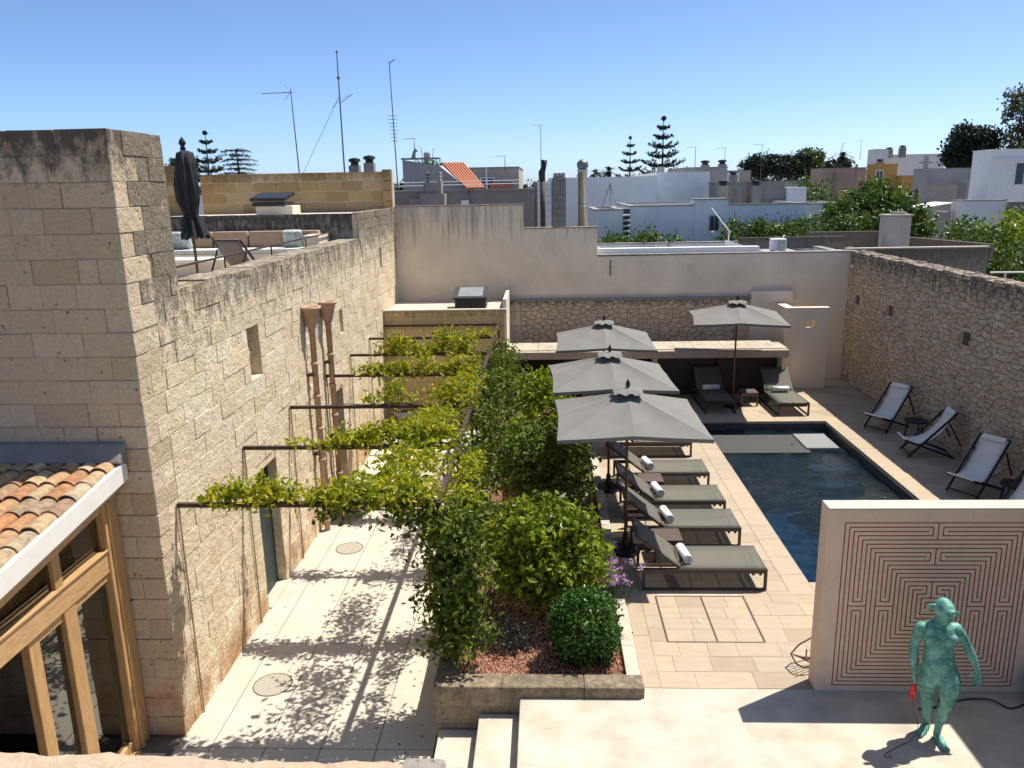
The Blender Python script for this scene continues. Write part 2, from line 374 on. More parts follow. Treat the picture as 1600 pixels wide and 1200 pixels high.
# Voronoi rubble: irregular stones that fill a rectangle
def rubble_cells(u0, u1, v0, v1, su, sv, rs, holes=()):
    nu = int((u1-u0)/su)+1; nv = int((v1-v0)/sv)+1; P = []
    for j in range(-1, nv+1):
        for i in range(-1, nu+1):
            P.append((u0+(i+.5+(.5 if j % 2 else 0)+rs.uniform(-.55, .55))*su, v0+(j+.5+rs.uniform(-.46, .46))*sv))
    A = np.array(P); cells = []
    asp = su/sv
    for k, (x, y) in enumerate(P):
        if not (u0-.02 < x < u1+.02 and v0-.02 < y < v1+.02): continue
        if any(a < x < b and c < y < d for a, b, c, d in holes): continue
        poly = [(u0, v0), (u1, v0), (u1, v1), (u0, v1)]
        d2 = (A[:,0]-x)**2 + ((A[:,1]-y)*asp)**2
        for q in np.argsort(d2)[1:18]:
            qx, qy = A[q]; mx, my = (x+qx)/2, (y+qy)/2; nx, ny = qx-x, (qy-y)*asp*asp
            new = []
            for i in range(len(poly)):
                a, b = poly[i], poly[(i+1) % len(poly)]
                da = (a[0]-mx)*nx+(a[1]-my)*ny; db = (b[0]-mx)*nx+(b[1]-my)*ny
                if da <= 0: new.append(a)
                if da*db < 0:
                    t = da/(da-db); new.append((a[0]+(b[0]-a[0])*t, a[1]+(b[1]-a[1])*t))
            poly = new
            if len(poly) < 3: break
        if len(poly) >= 3:
            xs_ = [q[0] for q in poly]; ys_ = [q[1] for q in poly]
            if any(min(xs_) < b-.02 and max(xs_) > a+.02 and min(ys_) < d-.02 and max(ys_) > c+.02 for a, b, c, d in holes): continue
            cells.append(poly)
    return cells
def rubble_stone(poly, place, rs, gap=.0045, depth=.05):
    """one stone: ring at the wall plane, inset ring and a domed crown; place(u, v, out) -> world point"""
    cx = sum(p[0] for p in poly)/len(poly); cy = sum(p[1] for p in poly)/len(poly)
    pts = []
    for i in range(len(poly)):                       # cut the corners so that the stones are not crystals
        a, b = poly[i], poly[(i+1) % len(poly)]
        L = math.hypot(b[0]-a[0], b[1]-a[1])
        if L < .012: continue
        for t in (.15, .85): pts.append((a[0]+(b[0]-a[0])*t, a[1]+(b[1]-a[1])*t))
    if len(pts) < 5: return None
    pts = pts[:14]; n = len(pts); V = []; d = depth*rs.uniform(.45, 1.25); tu, tv = rs.uniform(-.2, .2), rs.uniform(-.25, .25)
    def ring(s, o):
        for u, v in pts:
            r = math.hypot(u-cx, v-cy)+1e-6; k = max(0, s*(1-gap/r)); j = rs.uniform(.95, 1.04)
            V.append(place(cx+(u-cx)*k*j, cy+(v-cy)*k*j, o*(1+rs.uniform(-.15, .15)) + (tu*(u-cx)+tv*(v-cy))*.3*(o > 0)))
    ring(1, -.01); ring(.97, d*.6); ring(.84, d); V.append(place(cx, cy, d*rs.uniform(.85, 1.1)))
    F = [(i, (i+1) % n, n+(i+1) % n, n+i) for i in range(n)]+[(n+i, n+(i+1) % n, 2*n+(i+1) % n, 2*n+i) for i in range(n)]+[(2*n+i, 2*n+(i+1) % n, 3*n) for i in range(n)]
    return V, F
def rubble_wall(parent, cells, place, mat, rs, limit=300, depth=.05, flip=False):
    st = []
    for c in cells:
        s = rubble_stone(c, place, rs, depth=depth)
        if s:
            if flip: s = (s[0], [f[::-1] for f in s[1]])
            a = np.array(s[0]); ext = a.max(0)-a.min(0); st.append((np.sort(ext)[1]*np.sort(ext)[2]/(Vector(a.mean(0))-CAMP).length_squared, s))
    st.sort(key=lambda t: -t[0])
    for _, (V, F) in st[:limit]: raw('rubble_stone', V, F, mat, parent)
    if len(st) > limit:
        vv = []; ff = []; n = 0
        for _, (V, F) in st[limit:]: vv += [tuple(p) for p in V]; ff += [tuple(i+n for i in f) for f in F]; n += len(V)
        o = raw('rubble_stone_field', vv, ff, mat, parent); o['kind'] = 'stuff'
ZC = -.63                                            # level of the lower courtyard; the pool deck is z = 0
XL, YT, YB, XR = -4.32, 8.10, 23.4, 8.70             # left wall plane, tower front, rear wall, right wall
# ------------------------------------------------------------------ ground
g = MB().add([(-900,-300,-1.6),(900,-300,-1.6),(900,1500,-1.6),(-900,1500,-1.6)], [(0,1,2,3)])
structure(g.build('ground', plain('dry_earth', (.20,.165,.11), .95, var=.3, scale=.05)))
# lower courtyard of concrete slabs
court = structure(MB().box(-9, -1.25, 3.2, 22, ZC-.6, ZC-.008).build('courtyard', M['joint']))
it = []
xs = [XL-.04, -3.95, -3.30, -2.65, -2.0, -1.33]; ys = [3.4, 5.6, 7.9, 10.1, 12.3, 14.5, 16.7, 18.9, 20.98]
for i in range(len(xs)-1):
    for j in range(len(ys)-1):
        it.append((((xs[i]+xs[i+1])/2, (ys[j]+ys[j+1])/2, ZC-.03), (xs[i+1]-xs[i]-.012, ys[j+1]-ys[j]-.012, .06), 0))
for i in range(5):
    for j in range(2):
        it.append(((-4.90-i*.95, 4.5+j*2.2, ZC-.03), (.938, 2.188, .06), 0))
place_pieces(it, block_meshes(M['slab'], 4, .004, 0, 'slab'), court, 'slab')
# two round flush drain covers
for (cx, cy, r, lab) in ((-3.62, 9.12, .26, 'round stone drain cover in the courtyard floor nearest the stone house corner'), (-3.58, 13.2, .25, 'round stone drain cover in the courtyard floor beyond the green door')):
    t = thing('drain_cover', lab, 'drain cover', (cx, cy, ZC), 'courtyard drain covers')
    gm = plain('drain_stone', (.36,.32,.255), .85, var=.2, scale=40, bmp=.4)
    MB().lathe([(r-.02,-.02),(r-.02,.005)], (cx,cy,ZC), 28).build('lid', gm, t)
    rim = MB()
    for k in range(28):
        a, b = 2*math.pi*k/28, 2*math.pi*(k+1)/28
        rim.add([(cx+q*math.cos(w), cy+q*math.sin(w), ZC+.007) for w in (a, b) for q in (r-.020, r-.004)], [(0,1,3,2)])
    rim.build('rim', M['joint'], t)
# upper terrace of polished concrete with three steps
structure(MB().box(-.33, 9.2, 2.6, 8.19, -1.2, 0).build('terrace', M['conc'], bevel=.008))
st = structure(MB().box(-.80, -.332, 2.6, 7.99, -1.2, -.21).build('step', M['conc'], bevel=.006))
st = structure(MB().box(-1.27, -.802, 2.6, 7.99, -1.2, -.42).build('step', M['conc'], bevel=.006))
# ------------------------------------------------------------------ pool and deck
PX0, PX1, PY0, PY1 = 3.78, 6.76, 10.75, 18.92
deck = structure(MB().box(1.02, PX0, 8.19, 23.4, -1.0, -.007).box(PX1, 8.72, 8.19, 23.4, -1.0, -.007).box(PX0, PX1, 8.19, PY0, -1.0, -.007)
    .box(PX0, PX1, PY1, 23.4, -1.0, -.007).build('pool_deck', M['grout']))
rs = random.Random(5); it = []; y = 8.20
HX0, HX1, HY0, HY1 = 1.52, 2.73, 9.165, 10.33        # access hatch
rows = []
while y < 22.3: rows.append((y, .325)); y += .325
CP = .36
for y, h in rows:
    spans = [(1.30, XR-.02)]
    cy = y+h/2
    def cut(sp, a, b):
        o = []
        for s, e in sp:
            if b <= s or a >= e: o.append((s, e)); continue
            if a > s: o.append((s, a))
            if b < e: o.append((b, e))
        return o
    if PY0-CP < cy < PY1+CP: spans = cut(spans, PX0-CP, PX1+CP)
    if HY0 < cy < HY1: spans = cut(spans, HX0-.02, HX1+.02)
    for s, e in spans:
        x = s; first = True
        while x < e-.01:
            w = rs.choice((.36, .45, .52, .6, .68))*(rs.uniform(.5, 1) if first else 1); first = False
            if e-(x+w) < .2: w = e-x
            it.append(((x+w/2, cy, -.02+rs.uniform(-.0015, .0015)), (w-.004, h-.004, .04), 0)); x += w
y = 8.2
while y < 20:                                        # the border strip along the planter
    L = rs.uniform(.7, 1.2); it.append(((1.195, y+L/2, -.02), (.203, L-.007, .04), 0)); y += L
tm = block_meshes(M['tile'], 6, .006, 0, 'paving_tile')
place_pieces(it, tm, deck, 'paving_tile', 300)
cop = []
y = PY0-CP
while y < PY1+CP-.01:
    L = min(rs.uniform(.55, .8), PY1+CP-y); L = L if PY1+CP-(y+L) > .2 else PY1+CP-y
    for x0, x1 in ((PX0-CP, PX0), (PX1, PX1+CP)): cop.append((((x0+x1)/2, y+L/2, -.0165), (x1-x0-.005, L-.006, .04), 0))
    y += L
x = PX0
while x < PX1-.01:
    L = min(rs.uniform(.5, .75), PX1-x); L = L if PX1-(x+L) > .2 else PX1-x
    for y0, y1 in ((PY0-CP, PY0), (PY1, PY1+CP)): cop.append(((x+L/2, (y0+y1)/2, -.0165), (L-.006, y1-y0-.005, .04), 0))
    x += L
# hatch: framed pair of leaves filled with paving
ht = thing('access_hatch', 'square two leaf access hatch paved like the pool deck near labyrinth wall', 'hatch', ((HX0+HX1)/2, (HY0+HY1)/2, 0))
xm = (HX0+HX1)/2+.02
fr = MB()
for a, b, c, d in ((HX0-.012,HX1+.012,HY0-.012,HY0+.004),(HX0-.012,HX1+.012,HY1-.004,HY1+.012),(HX0-.012,HX0+.004,HY0+.004,HY1-.004),(HX1-.004,HX1+.012,HY0+.004,HY1-.004),(xm-.009,xm+.009,HY0+.004,HY1-.004)):
    fr.box(a, b, c, d, -.04, .006)
fr.build('frame', plain('hatch_frame', (.10,.065,.04), .6), ht)
it = []
for (a, b) in ((HX0+.006, xm-.011), (xm+.011, HX1-.006)):
    yy = HY0+.006
    for k in range(4):
        L = (HY1-HY0-.012)/4; s_ = a+(b-a)*rs.choice((.42, .55, .62))
        it.append((((a+s_)/2, yy+L/2, -.018), (s_-a-.004, L-.004, .04), 0)); it.append((((b+s_)/2, yy+L/2, -.018), (b-s_-.004, L-.004, .04), 0)); yy += L
place_pieces(it, tm, ht, 'paving_tile')
MB().box(2.0,2.03,9.62,9.72,.0,.008).box(1.96,2.0,9.64,9.66,.0,.008).box(1.96,2.0,9.68,9.70,.0,.008).build('lifting_ring', M['grout'], ht)
# pool
pool = thing('swimming_pool', 'long rectangular pool with dark lining and pale stone coping', 'pool', ((PX0+PX1)/2, (PY0+PY1)/2, -1.4))
D = -1.5
MB().box(PX0-.2,PX0,PY0-.2,PY1+.2,D-.1,-.034).box(PX1,PX1+.2,PY0-.2,PY1+.2,D-.1,-.034).box(PX0,PX1,PY0-.2,PY0,D-.1,-.034).box(PX0,PX1,PY1,PY1+.2,D-.1,-.034).box(PX0,PX1,PY0,PY1,D-.1,D).build('basin', M['poolin'], pool)
MB().box(PX0+.002,PX0+.03,PY0+.03,PY1-.03,-.36,-.04).box(PX1-.03,PX1-.002,PY0+.03,PY1-.03,-.36,-.04).box(PX0+.002,PX1-.002,PY0+.002,PY0+.03,-.36,-.04).box(PX0+.002,PX1-.002,PY1-.03,PY1-.002,-.36,-.04).build('rim_band', M['poolrim'], pool)
MB().box(PX0+.04,PX1-.9,17.1,18.4,D,-.172).build('bench_shelf', plain('pool_shelf', (.05,.052,.045), .6, var=.15), pool, bevel=.01)
MB().box(PX1-.95,PX1-.22,17.3,18.35,-.24,-.135).build('stepping_slab', plain('pool_slab_stone', (.24,.24,.225), .6, var=.12), pool, bevel=.01)
for k, yy in enumerate((16.5, 16.1, 15.7)): MB().box(PX1-1.05,PX1-.06,yy,yy+.4,D,-.38-.22*k).build('step', plain('pool_step', (.02,.035,.05), .6), pool, bevel=.01)
place_pieces(cop, tm, pool, 'coping_stone')
# water with real ripples
nx, ny = 110, 300; WX = np.linspace(PX0+.001, PX1-.001, nx); WY = np.linspace(PY0+.001, PY1-.001, ny)
gx, gy = np.meshgrid(WX, WY); hz = np.zeros_like(gx); wr = np.random.default_rng(3)
for k in range(42):
    a = wr.normal(.35, .75); L = wr.uniform(.12, .75); ph = wr.uniform(0, 6.28)
    hz += .0085*L*np.sin((gx*math.cos(a)+gy*math.sin(a))*2*math.pi/L+ph+.9*np.sin(gx*1.3+gy*.9+ph))
WV = np.stack([gx.ravel(), gy.ravel(), (-.215+hz).ravel()], 1)
idx = np.arange(nx*ny).reshape(ny, nx); WF = np.stack([idx[:-1,:-1].ravel(), idx[:-1,1:].ravel(), idx[1:,1:].ravel(), idx[1:,:-1].ravel()], 1)
def watermat():
    m, nt, n, l, b = newmat('pool_water'); nt.nodes.remove(b)
    t = N(nt, 'ShaderNodeBsdfTransparent'); t.inputs[0].default_value = (.32,.54,.72,1)
    df = N(nt, 'ShaderNodeBsdfDiffuse'); df.inputs[0].default_value = (.015,.06,.085,1)
    m0 = N(nt, 'ShaderNodeMixShader'); m0.inputs[0].default_value = .16; l.new(t.outputs[0], m0.inputs[1]); l.new(df.outputs[0], m0.inputs[2])
    g = N(nt, 'ShaderNodeBsdfGlossy'); g.inputs['Roughness'].default_value = .04
    bp = N(nt, 'ShaderNodeBump'); bp.inputs['Strength'].default_value = 1.0; bp.inputs['Distance'].default_value = .045
    l.new(noise(nt, scaled(nt, pos(nt), (1,1.8,1)), 6, 4, .6, 1.6), bp.inputs['Height'])
    l.new(bp.outputs[0], g.inputs['Normal'])
    f = N(nt, 'ShaderNodeFresnel'); f.inputs[0].default_value = 1.33; l.new(bp.outputs[0], f.inputs['Normal'])
    mx = N(nt, 'ShaderNodeMixShader'); l.new(f.outputs[0], mx.inputs[0]); l.new(m0.outputs[0], mx.inputs[1]); l.new(g.outputs[0], mx.inputs[2])
    l.new(mx.outputs[0], nt.nodes['Material Output'].inputs[0]); return m
structure(raw('pool_water', WV, WF, watermat(), None, True))
# ------------------------------------------------------------------ stone house on the left: tower front, long sunlit wall
house = thing('stone_house', 'tall pale limestone house with block tower and long sunlit wall', 'house', (XL, YT, ZC))
# cores behind the blocks
DW = [(11.05, 11.95, ZC-.1, 1.55), (15.4, 16.3, ZC-.1, 1.62)]                         # doorways
NI = [(11.25, 11.72, 2.92, 3.76), (16.45, 16.75, 2.72, 3.26), (20.9, 21.2, 3.66, 4.2), (8.52, 8.72, 4.75, 5.02)]   # niches and slots
core = MB()
ylist = sorted({YT, 9.25, 18.68, YB} | {a for a, b, c, d in DW+NI} | {b for a, b, c, d in DW+NI})
def topz(y): return 6.25 if y < 9.2 else (4.47 if y < 18.6 else 5.12)
for a, b in zip(ylist[:-1], ylist[1:]):
    m_ = (a+b)/2; zs = [(ZC-.3, topz(m_))]
    for h in DW+NI:
        if h[0] < m_ < h[1]:
            ns = []
            for s, e in zs:
                if h[3] <= s or h[2] >= e: ns.append((s, e)); continue
                if h[2] > s: ns.append((s, h[2]))
                if h[3] < e: ns.append((h[3], e))
            zs = ns
    for s, e in zs: core.box(XL-.42, XL-.015, max(a, YT+.06), b, s, e)
core.build('wall', M['mortar'], house)
MB().box(-9, XL-.03, YT+.019, 9.24, ZC-.3, 6.25).build('tower_core', M['mortar'], house)
MB().box(XL-.60, XL-.40, 8.3, 23.3, ZC, 4.44).build('recess_back', M['ash'], house)
rs = random.Random(21); it = []
def side(u, z, w, h, d=.13, out=0): return ((XL-d/2+out, u, z), (w, d, h), math.pi/2)
holes = DW+NI
for u0, u1, z1 in ((YT+.0, 9.25, 6.29), (9.25, 18.68, 4.5), (18.68, YB, 5.15)):
    pass
CHH = .2565; QN = []                                # alternate long and short quoins at the tower corner
for k in range(27):
    za = ZC+k*CHH; wy = .52 if k % 2 else .27
    QN.append((YT-.5, YT+wy, za, za+CHH))
for (u, z, w, h) in courses(YT+.02, YB, ZC, 4.5, CHH, .30, .56, holes+QN, rs, hj=0):
    it.append(side(u, z, w, h, .13, rs.uniform(-.006, .008)))
for (u, z, w, h) in courses(YT+.02, 9.25, 4.5, 6.29, CHH, .30, .5, NI+QN, rs, hj=0): it.append(side(u, z, w, h, .13, rs.uniform(-.006, .008)))
for (u, z, w, h) in courses(18.68, YB, 4.5, 5.15, .24, .35, .55, NI, rs): it.append(side(u, z, w, h, .13, rs.uniform(-.005, .006)))
place_pieces(it, block_meshes(M['ash'], 12), house, 'stone_block', 300)
it = []
for k, q in enumerate(QN):
    wx = .28 if k % 2 else .55; wy = q[1]-YT
    it.append(((XL-wx/2+rs.uniform(-.004,.006), YT+wy/2+rs.uniform(-.006,.004), (q[2]+q[3])/2), (wx-.005, wy-.005, CHH-.005), 0))
for (u, z, w, h) in courses(-7.4, XL, ZC, 6.29, CHH, .34, .62, [(XL-(.28 if k % 2 else .55), XL+1, q[2], q[3]) for k, q in enumerate(QN)], rs, hj=0):
    it.append(((u, YT+.065+rs.uniform(-.006, .006), z), (w, .13, h), 0))
place_pieces(it, block_meshes(M['tower'], 12), house, 'tower_block', 300)
MB().box(-9, XL-.02, 9.16, 9.30, 3.9, 6.2).build('tower_rear', M['ash'], house)
# coping of the terrace parapet: rough stones
it = []
y = 9.27
while y < 18.66:
    L = min(rs.uniform(.5, .95), 18.66-y); it.append(((XL-.222, y+L/2, 4.53+rs.uniform(-.012, .012)), (L-.006, .44, .09), math.pi/2)); y += L
place_pieces(it, block_meshes(M['ash'], 12), house, 'coping_stone', 300)
# terrace slab, rear parapet, upper roof
MB().box(-12, XL-.44, 9.3, 18.7, 3.6, 3.95).build('terrace_floor', M['conc'], house)
MB().box(-12, XL-.44, 18.72, YB, 3.2, 5.05).build('upper_roof', M['slab'], house)
it = []
for (u, z, w, h) in courses(-11, XL-.13, 3.95, 5.14, .3, .5, .9, (), rs): it.append(((u, 18.74, z), (w, .14, h), 0))
place_pieces(it, block_meshes(M['greywall'], 6), house, 'parapet_block', 300)
# door and niche fillings
for k, (a, b, c, d) in enumerate(DW):
    dr = MB().box(XL-.20, XL-.145, a+.005, b-.005, ZC, d-.01).build('door', M['door'], house, bevel=.006)
    MB().box(XL-.145, XL-.138, a+.10, b-.10, ZC+.15, .35).box(XL-.145, XL-.138, a+.10, b-.10, .5, d-.15).build('door_panel', M['door'], dr)
    MB().tube([(XL-.145, a+.1, .42), (XL-.10, a+.1, .42), (XL-.10, a+.2, .42)], .012, 6).build('door_handle', M['black'], dr)
    MB().box(XL-.30, XL+.04, a, b, ZC-.05, ZC+.035).build('door_sill', M['slab'], house, bevel=.008)
    MB().box(XL-.30, XL-.02, a-.0, b+.0, d, d+.02).build('lintel_soffit', M['ash'], house)
MB().box(XL-.39, XL-.13, 11.26, 11.71, 3.30, 3.33).build('niche_shelf', M['ash'], house)
# ------------------------------------------------------------------ golden block wall on the upper roof
gw = thing('block_wall', 'golden tuff block wall closing the upper roof below the antennas', 'wall', (-7.2, 23.5, 5.05))
MB().box(-9.9, -4.36, 23.385, 23.7, 5.05, 6.14).build('core', M['mortar_l'], gw)
it = [((u, 23.42, z), (w, .1, h), 0) for (u, z, w, h) in courses(-9.9, -4.62, 5.05, 6.17, .28, .45, .85, (), rs, .022)]
place_pieces(it, block_meshes(M['tan'], 8, .03, .01), gw, 'wall_block')
it = [((-4.48, 23.38, z), (.26, .2, h), 0) for (u, z, w, h) in courses(-4.6, -4.35, 5.05, 6.22, .28, .3, .4, (), rs, .012)]
place_pieces(it, block_meshes(M['tan'], 8, .03, .01), gw, 'pilaster_block')
gw2 = thing('block_wall', 'sunlit yellow block wall with end pier behind the closed parasol', 'wall', (-10.6, 23.0, 5.05))
MB().box(-12.5, -9.93, 22.665, 22.9, 5.05, 6.38).build('core', M['mortar_l'], gw2)
it = [((u, 22.7, z), (w, .1, h), 0) for (u, z, w, h) in courses(-12.5, -9.95, 5.05, 6.42, .28, .4, .7, (), rs, .01)]
place_pieces(it, block_meshes(M['tan'], 8, .03, .01), gw2, 'wall_block')
MB().box(-10.1, -9.75, 22.5, 22.64, 5.05, 6.5).box(-10.14, -9.71, 22.47, 22.66, 6.5, 6.56).build('pier', M['plaster_k'], gw2, bevel=.01)
# ------------------------------------------------------------------ rear plaster wall, stepped
rw = thing('rendered_wall', 'tall cream rendered boundary wall stepping down behind the umbrellas', 'wall', (2, YB, 0))
MB().prism([(XL-.02, 1.0), (8.9, -.2), (8.9, 3.69), (1.50, 3.66), (1.50, 4.48), (-.63, 4.48), (-.63, 5.15), (XL-.02, 5.15)], 'y', YB, YB+.28).build('wall', M['plaster'], rw)
cp = MB()
for a, b, z in ((XL, -.61, 5.15), (-.61, 1.52, 4.48), (1.5, 8.9, 3.68)): cp.box(a, b, YB-.02, YB+.30, z, z+.035)
cp.build('coping', plain('weathered_coping', (.26,.23,.20), .9, var=.35, scale=5), rw)
for x, z in ((1.9, 3.38), (4.2, 3.42)):
    MB().box(x-.10, x+.10, YB-.008, YB, z-.26, z).build('patch', M['plaster_k'], rw)
MB().tube([(1.88, YB-.02, 3.55), (1.88, YB-.02, 3.1)], .012, 6).build('drain_pipe', M['black'], rw)
# rubble panel below the render
rr = thing('rubble_wall', 'panel of warm rubble stones under the rendered wall behind the umbrellas', 'wall', (2.4, YB, 1.3))
MB().box(-1.05, 5.95, YB-.10, YB-.004, .4, 2.40).build('core', M['rmort'], rr)
rs = random.Random(8)
cells = rubble_cells(-1.0, 5.5, .60, 2.42, .20, .14, rs)
rubble_wall(rr, cells, lambda u, v, o: (u, YB-.10-o, v), M['rubble2'], rs, 300, .035, True)
it = [((u, YB-.12, z), (w, .1, h), 0) for (u, z, w, h) in courses(5.5, 5.93, .6, 2.42, .18, .3, .45, (), rs)]+[((u, YB-.12, z), (w, .1, h), 0) for (u, z, w, h) in courses(-1.05, -.75, .6, 2.42, .22, .2, .3, (), rs)]
place_pieces(it, block_meshes(M['rubble2'], 8), rr, 'dressed_block')
MB().box(-1.05, 5.95, YB-.16, YB-.004, 2.40, 2.47).build('ledge', M['greywall'], rr, bevel=.02)
# ------------------------------------------------------------------ low pavilion with flat roof
pv = thing('pavilion', 'low flat roofed pavilion with dark open front beyond the pool', 'pavilion', (2.6, 21.0, 0))
MB().box(-1.04, 6.42, 20.98, 21.16, 1.15, 1.35).build('fascia', plain('warm_render', (.40,.33,.25), .9, var=.12), pv, bevel=.01)
it = []
x = -1.03
while x < 6.4:
    L = min(rs.uniform(.5, .9), 6.42-x)
    for j in range(2): it.append(((x+L/2, 21.42+j*.55, 1.345), (L-.01, .54, .05), 0))
    x += L
place_pieces(it, block_meshes(plain('pavilion_roof', (.42,.36,.27), .9, var=.2, scale=4), 4, .01, 0), pv, 'roof_slab')
MB().box(-1.03, 6.41, 21.165, 22.25, 1.15, 1.335).build('roof', M['grout'], pv)
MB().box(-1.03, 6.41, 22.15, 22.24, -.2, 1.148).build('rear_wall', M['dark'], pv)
MB().box(6.30, 6.42, 21.17, 22.14, 0, 1.148).build('side_wall', M['plaster_k'], pv)
for x in (-.95, 2.9):
    MB().box(x-.07, x+.07, 21.0, 21.14, 0, 1.148).build('post', plain('warm_post', (.36,.30,.23), .9), pv)
for x0, x1 in ((2.99, 4.62), (4.66, 6.28)):
    MB().box(x0, x1, 21.6, 21.65, 0, 1.147).build('sliding_door', plain('dark_door', (.02,.013,.012), .5, var=.2), pv)
# shower screen: pale L of walls
ks = thing('shower_screen', 'pale rendered L shaped screen wall with small square opening', 'wall', (7.2, 22.3, 0))
MB().prism([(6.62,0),(7.82,0),(7.82,2.28),(7.44,2.28),(7.44,1.70),(7.20,1.70),(7.20,2.28),(6.62,2.28)], 'y', 22.2, 22.42).build('front_wall', M['plaster_k'], ks)
MB().box(7.20, 7.44, 22.2, 22.42, 1.93, 2.28).build('lintel', M['plaster_k'], ks)
MB().box(6.62, 6.86, 22.422, 23.38, 0, 2.28).build('return_wall', M['plaster_k'], ks)
MB().box(5.92, 6.62, YB-.2, YB-.01, 1.2, 2.62).box(6.62, 7.1, YB-.2, YB-.01, 2.285, 2.62).build('back_panel', M['plaster_k'], ks)
# ------------------------------------------------------------------ outbuilding with skylight
ob = thing('outbuilding', 'golden stone cube outbuilding with flat roof at courtyard end', 'building', (-2.7, 21.0, ZC))
MB().box(XL, -1.14, 21.02, YB-.01, ZC-.3, 2.40).build('core', M['mortar'], ob)
it = [((u, 21.02, z), (w, .1, h), 0) for (u, z, w, h) in courses(XL, -1.08, ZC, 2.5, .30, .45, .8, (), rs, .006)]
place_pieces(it, block_meshes(M['tan2'], 8, .02, .008), ob, 'wall_block')
MB().box(-1.135, -1.04, 21.09, YB-.01, ZC, 2.78).build('side_wall', M['plaster_k'], ob, bevel=.01)
MB().box(XL+.01, -1.14, 21.09, YB-.02, 2.40, 2.46).build('roof', M['slab'], ob)
MB().box(XL, -1.03, 20.95, 21.12, 2.5, 2.54).build('coping', M['slab'], ob, bevel=.01)
sk = thing('skylight', 'dark framed glass skylight on the golden outbuilding roof', 'skylight', (-2.0, 21.7, 2.46))
MB().box(-2.45, -1.62, 21.4, 22.1, 2.46, 2.76).build('upstand', M['black'], sk, bevel=.01)
MB().prism([(21.34, 2.762), (22.16, 2.96), (22.16, 3.0), (21.34, 2.80)], 'x', -2.5, -1.57).build('frame', plain('skylight_frame', (.05,.055,.06), .4), sk)
MB().prism([(21.42, 2.822), (22.08, 2.984), (22.08, 2.99), (21.42, 2.828)], 'x', -2.36, -1.70).build('pane', plain('skylight_glass', (.25,.28,.28), .1), sk)
# ------------------------------------------------------------------ right rubble boundary wall
wr_ = thing('rubble_wall', 'long shaded rubble stone boundary wall behind the white deck chairs', 'wall', (XR+.2, 18, 0))
MB().box(XR, XR+.45, 8.6, YB+.1, -.5, 3.70).build('core', M['rmort'], wr_)
HO = [(22.48, 22.68, 2.30, 2.56), (20.30, 20.52, 2.32, 2.58), (16.52, 16.80, 2.30, 2.58)]
rs = random.Random(11)
cells = rubble_cells(13.2, YB-.05, 0, 3.66, .20, .112, rs, HO)
rubble_wall(wr_, cells, lambda u, v, o: (XR-o, u, v), M['rubble'], rs, 300, .034)
for a, b, c, d in HO: MB().box(XR-.002, XR+.3, a, b, c, d).build('niche', plain('niche_shade_stone', (.10,.075,.05), .95, var=.4, scale=14, bmp=.5), wr_); MB().box(XR-.035, XR-.001, a-.06, b+.06, d, d+.07).build('niche_lintel', M['rubble'], wr_, bevel=.008); MB().box(XR-.035, XR-.001, a-.05, b+.05, c-.05, c).build('niche_sill', M['rubble'], wr_, bevel=.008)  # dark fill lies flush; the niche's shade is put into its colour
cells = rubble_cells(8.6, YB, XR-.02, XR+.47, .3, .2, rs)
vv = []; ff = []
for c in cells:
    s = rubble_stone(c, lambda u, v, o: (v, u, 3.68+o), rs, depth=.04)
    if s: n = len(vv); vv += [tuple(p) for p in s[0]]; ff += [tuple(i+n for i in f)[::-1] for f in s[1]]
raw('wall_top', vv, ff, M['rubble'], wr_)
MB().box(8.6, 8.69, 23.0, 23.12, 3.28, 3.36).build('wall_lamp', M['white'], wr_, bevel=.01)
# house wing on the right, outside the frame, whose shade falls on the terrace
nw = thing('house_wing', 'rendered house wing flanking the terrace on the right', 'house', (7.6, 5, 0))
MB().box(6.24, 9.2, -2, 8.85, -.5, 4.5).build('wall', M['plaster_k'], nw)
MB().box(6.20, 9.2, -2, 8.87, 4.5, 4.56).build('coping', M['slab'], nw)
# ------------------------------------------------------------------ planter
pl = thing('planter', 'long raised stone planter bed of red gravel between courtyard and pool', 'planter', (-.1, 14, ZC))
rs = random.Random(4); it = []
def run(a, b, lo, hi):
    o = []; t = a
    while t < b-.01:
        L = min(rs.uniform(lo, hi), b-t); L = L if b-(t+L) > lo*.4 else b-t; o.append((t, L)); t += L
    return o
for z, h in ((ZC, .26), (ZC+.26, .25)):
    for t, L in run(8.24, 20.6, .5, .9): it.append(((-1.21, t+L/2, z+h/2), (L-.006, .2, h-.006), math.pi/2))
    for t, L in run(-1.31, 1.0, .55, .9): it.append(((t+L/2, 8.12, z+h/2), (L-.006, .22, h-.006), 0))
for t, L in run(8.25, 20.6, .6, 1.0): it.append(((-1.2, t+L/2, .01), (L-.006, .24, .26), math.pi/2))
for t, L in run(-1.33, 1.08, .7, 1.1): it.append(((t+L/2, 8.12, .01), (L-.006, .26, .26), 0))
M['plst'] = stone('planter_stone', [(.33,.265,.17), (.40,.32,.205), (.36,.295,.20)], .5, (-.25, .3, .55), bstr=.9, bdist=.03, mott=.5)
place_pieces(it, block_meshes(M['plst'], 8, .03, .012), pl, 'edge_block')
it = [((.99, t+L/2, -.01), (L-.006, .15, .12), math.pi/2) for t, L in run(8.26, 20.6, .6, 1.0)]
place_pieces(it, block_meshes(M['conc'], 4, .02, 0), pl, 'kerb_stone')
MB().box(-1.12, .92, 8.22, 20.6, ZC, -.03).build('soil', plain('red_soil', (.13,.065,.04), .95, var=.35, scale=9, bmp=.6), pl)
MB().box(-1.3, 1.07, 20.61, 20.72, ZC, .05).build('end_wall', M['plst'], pl)
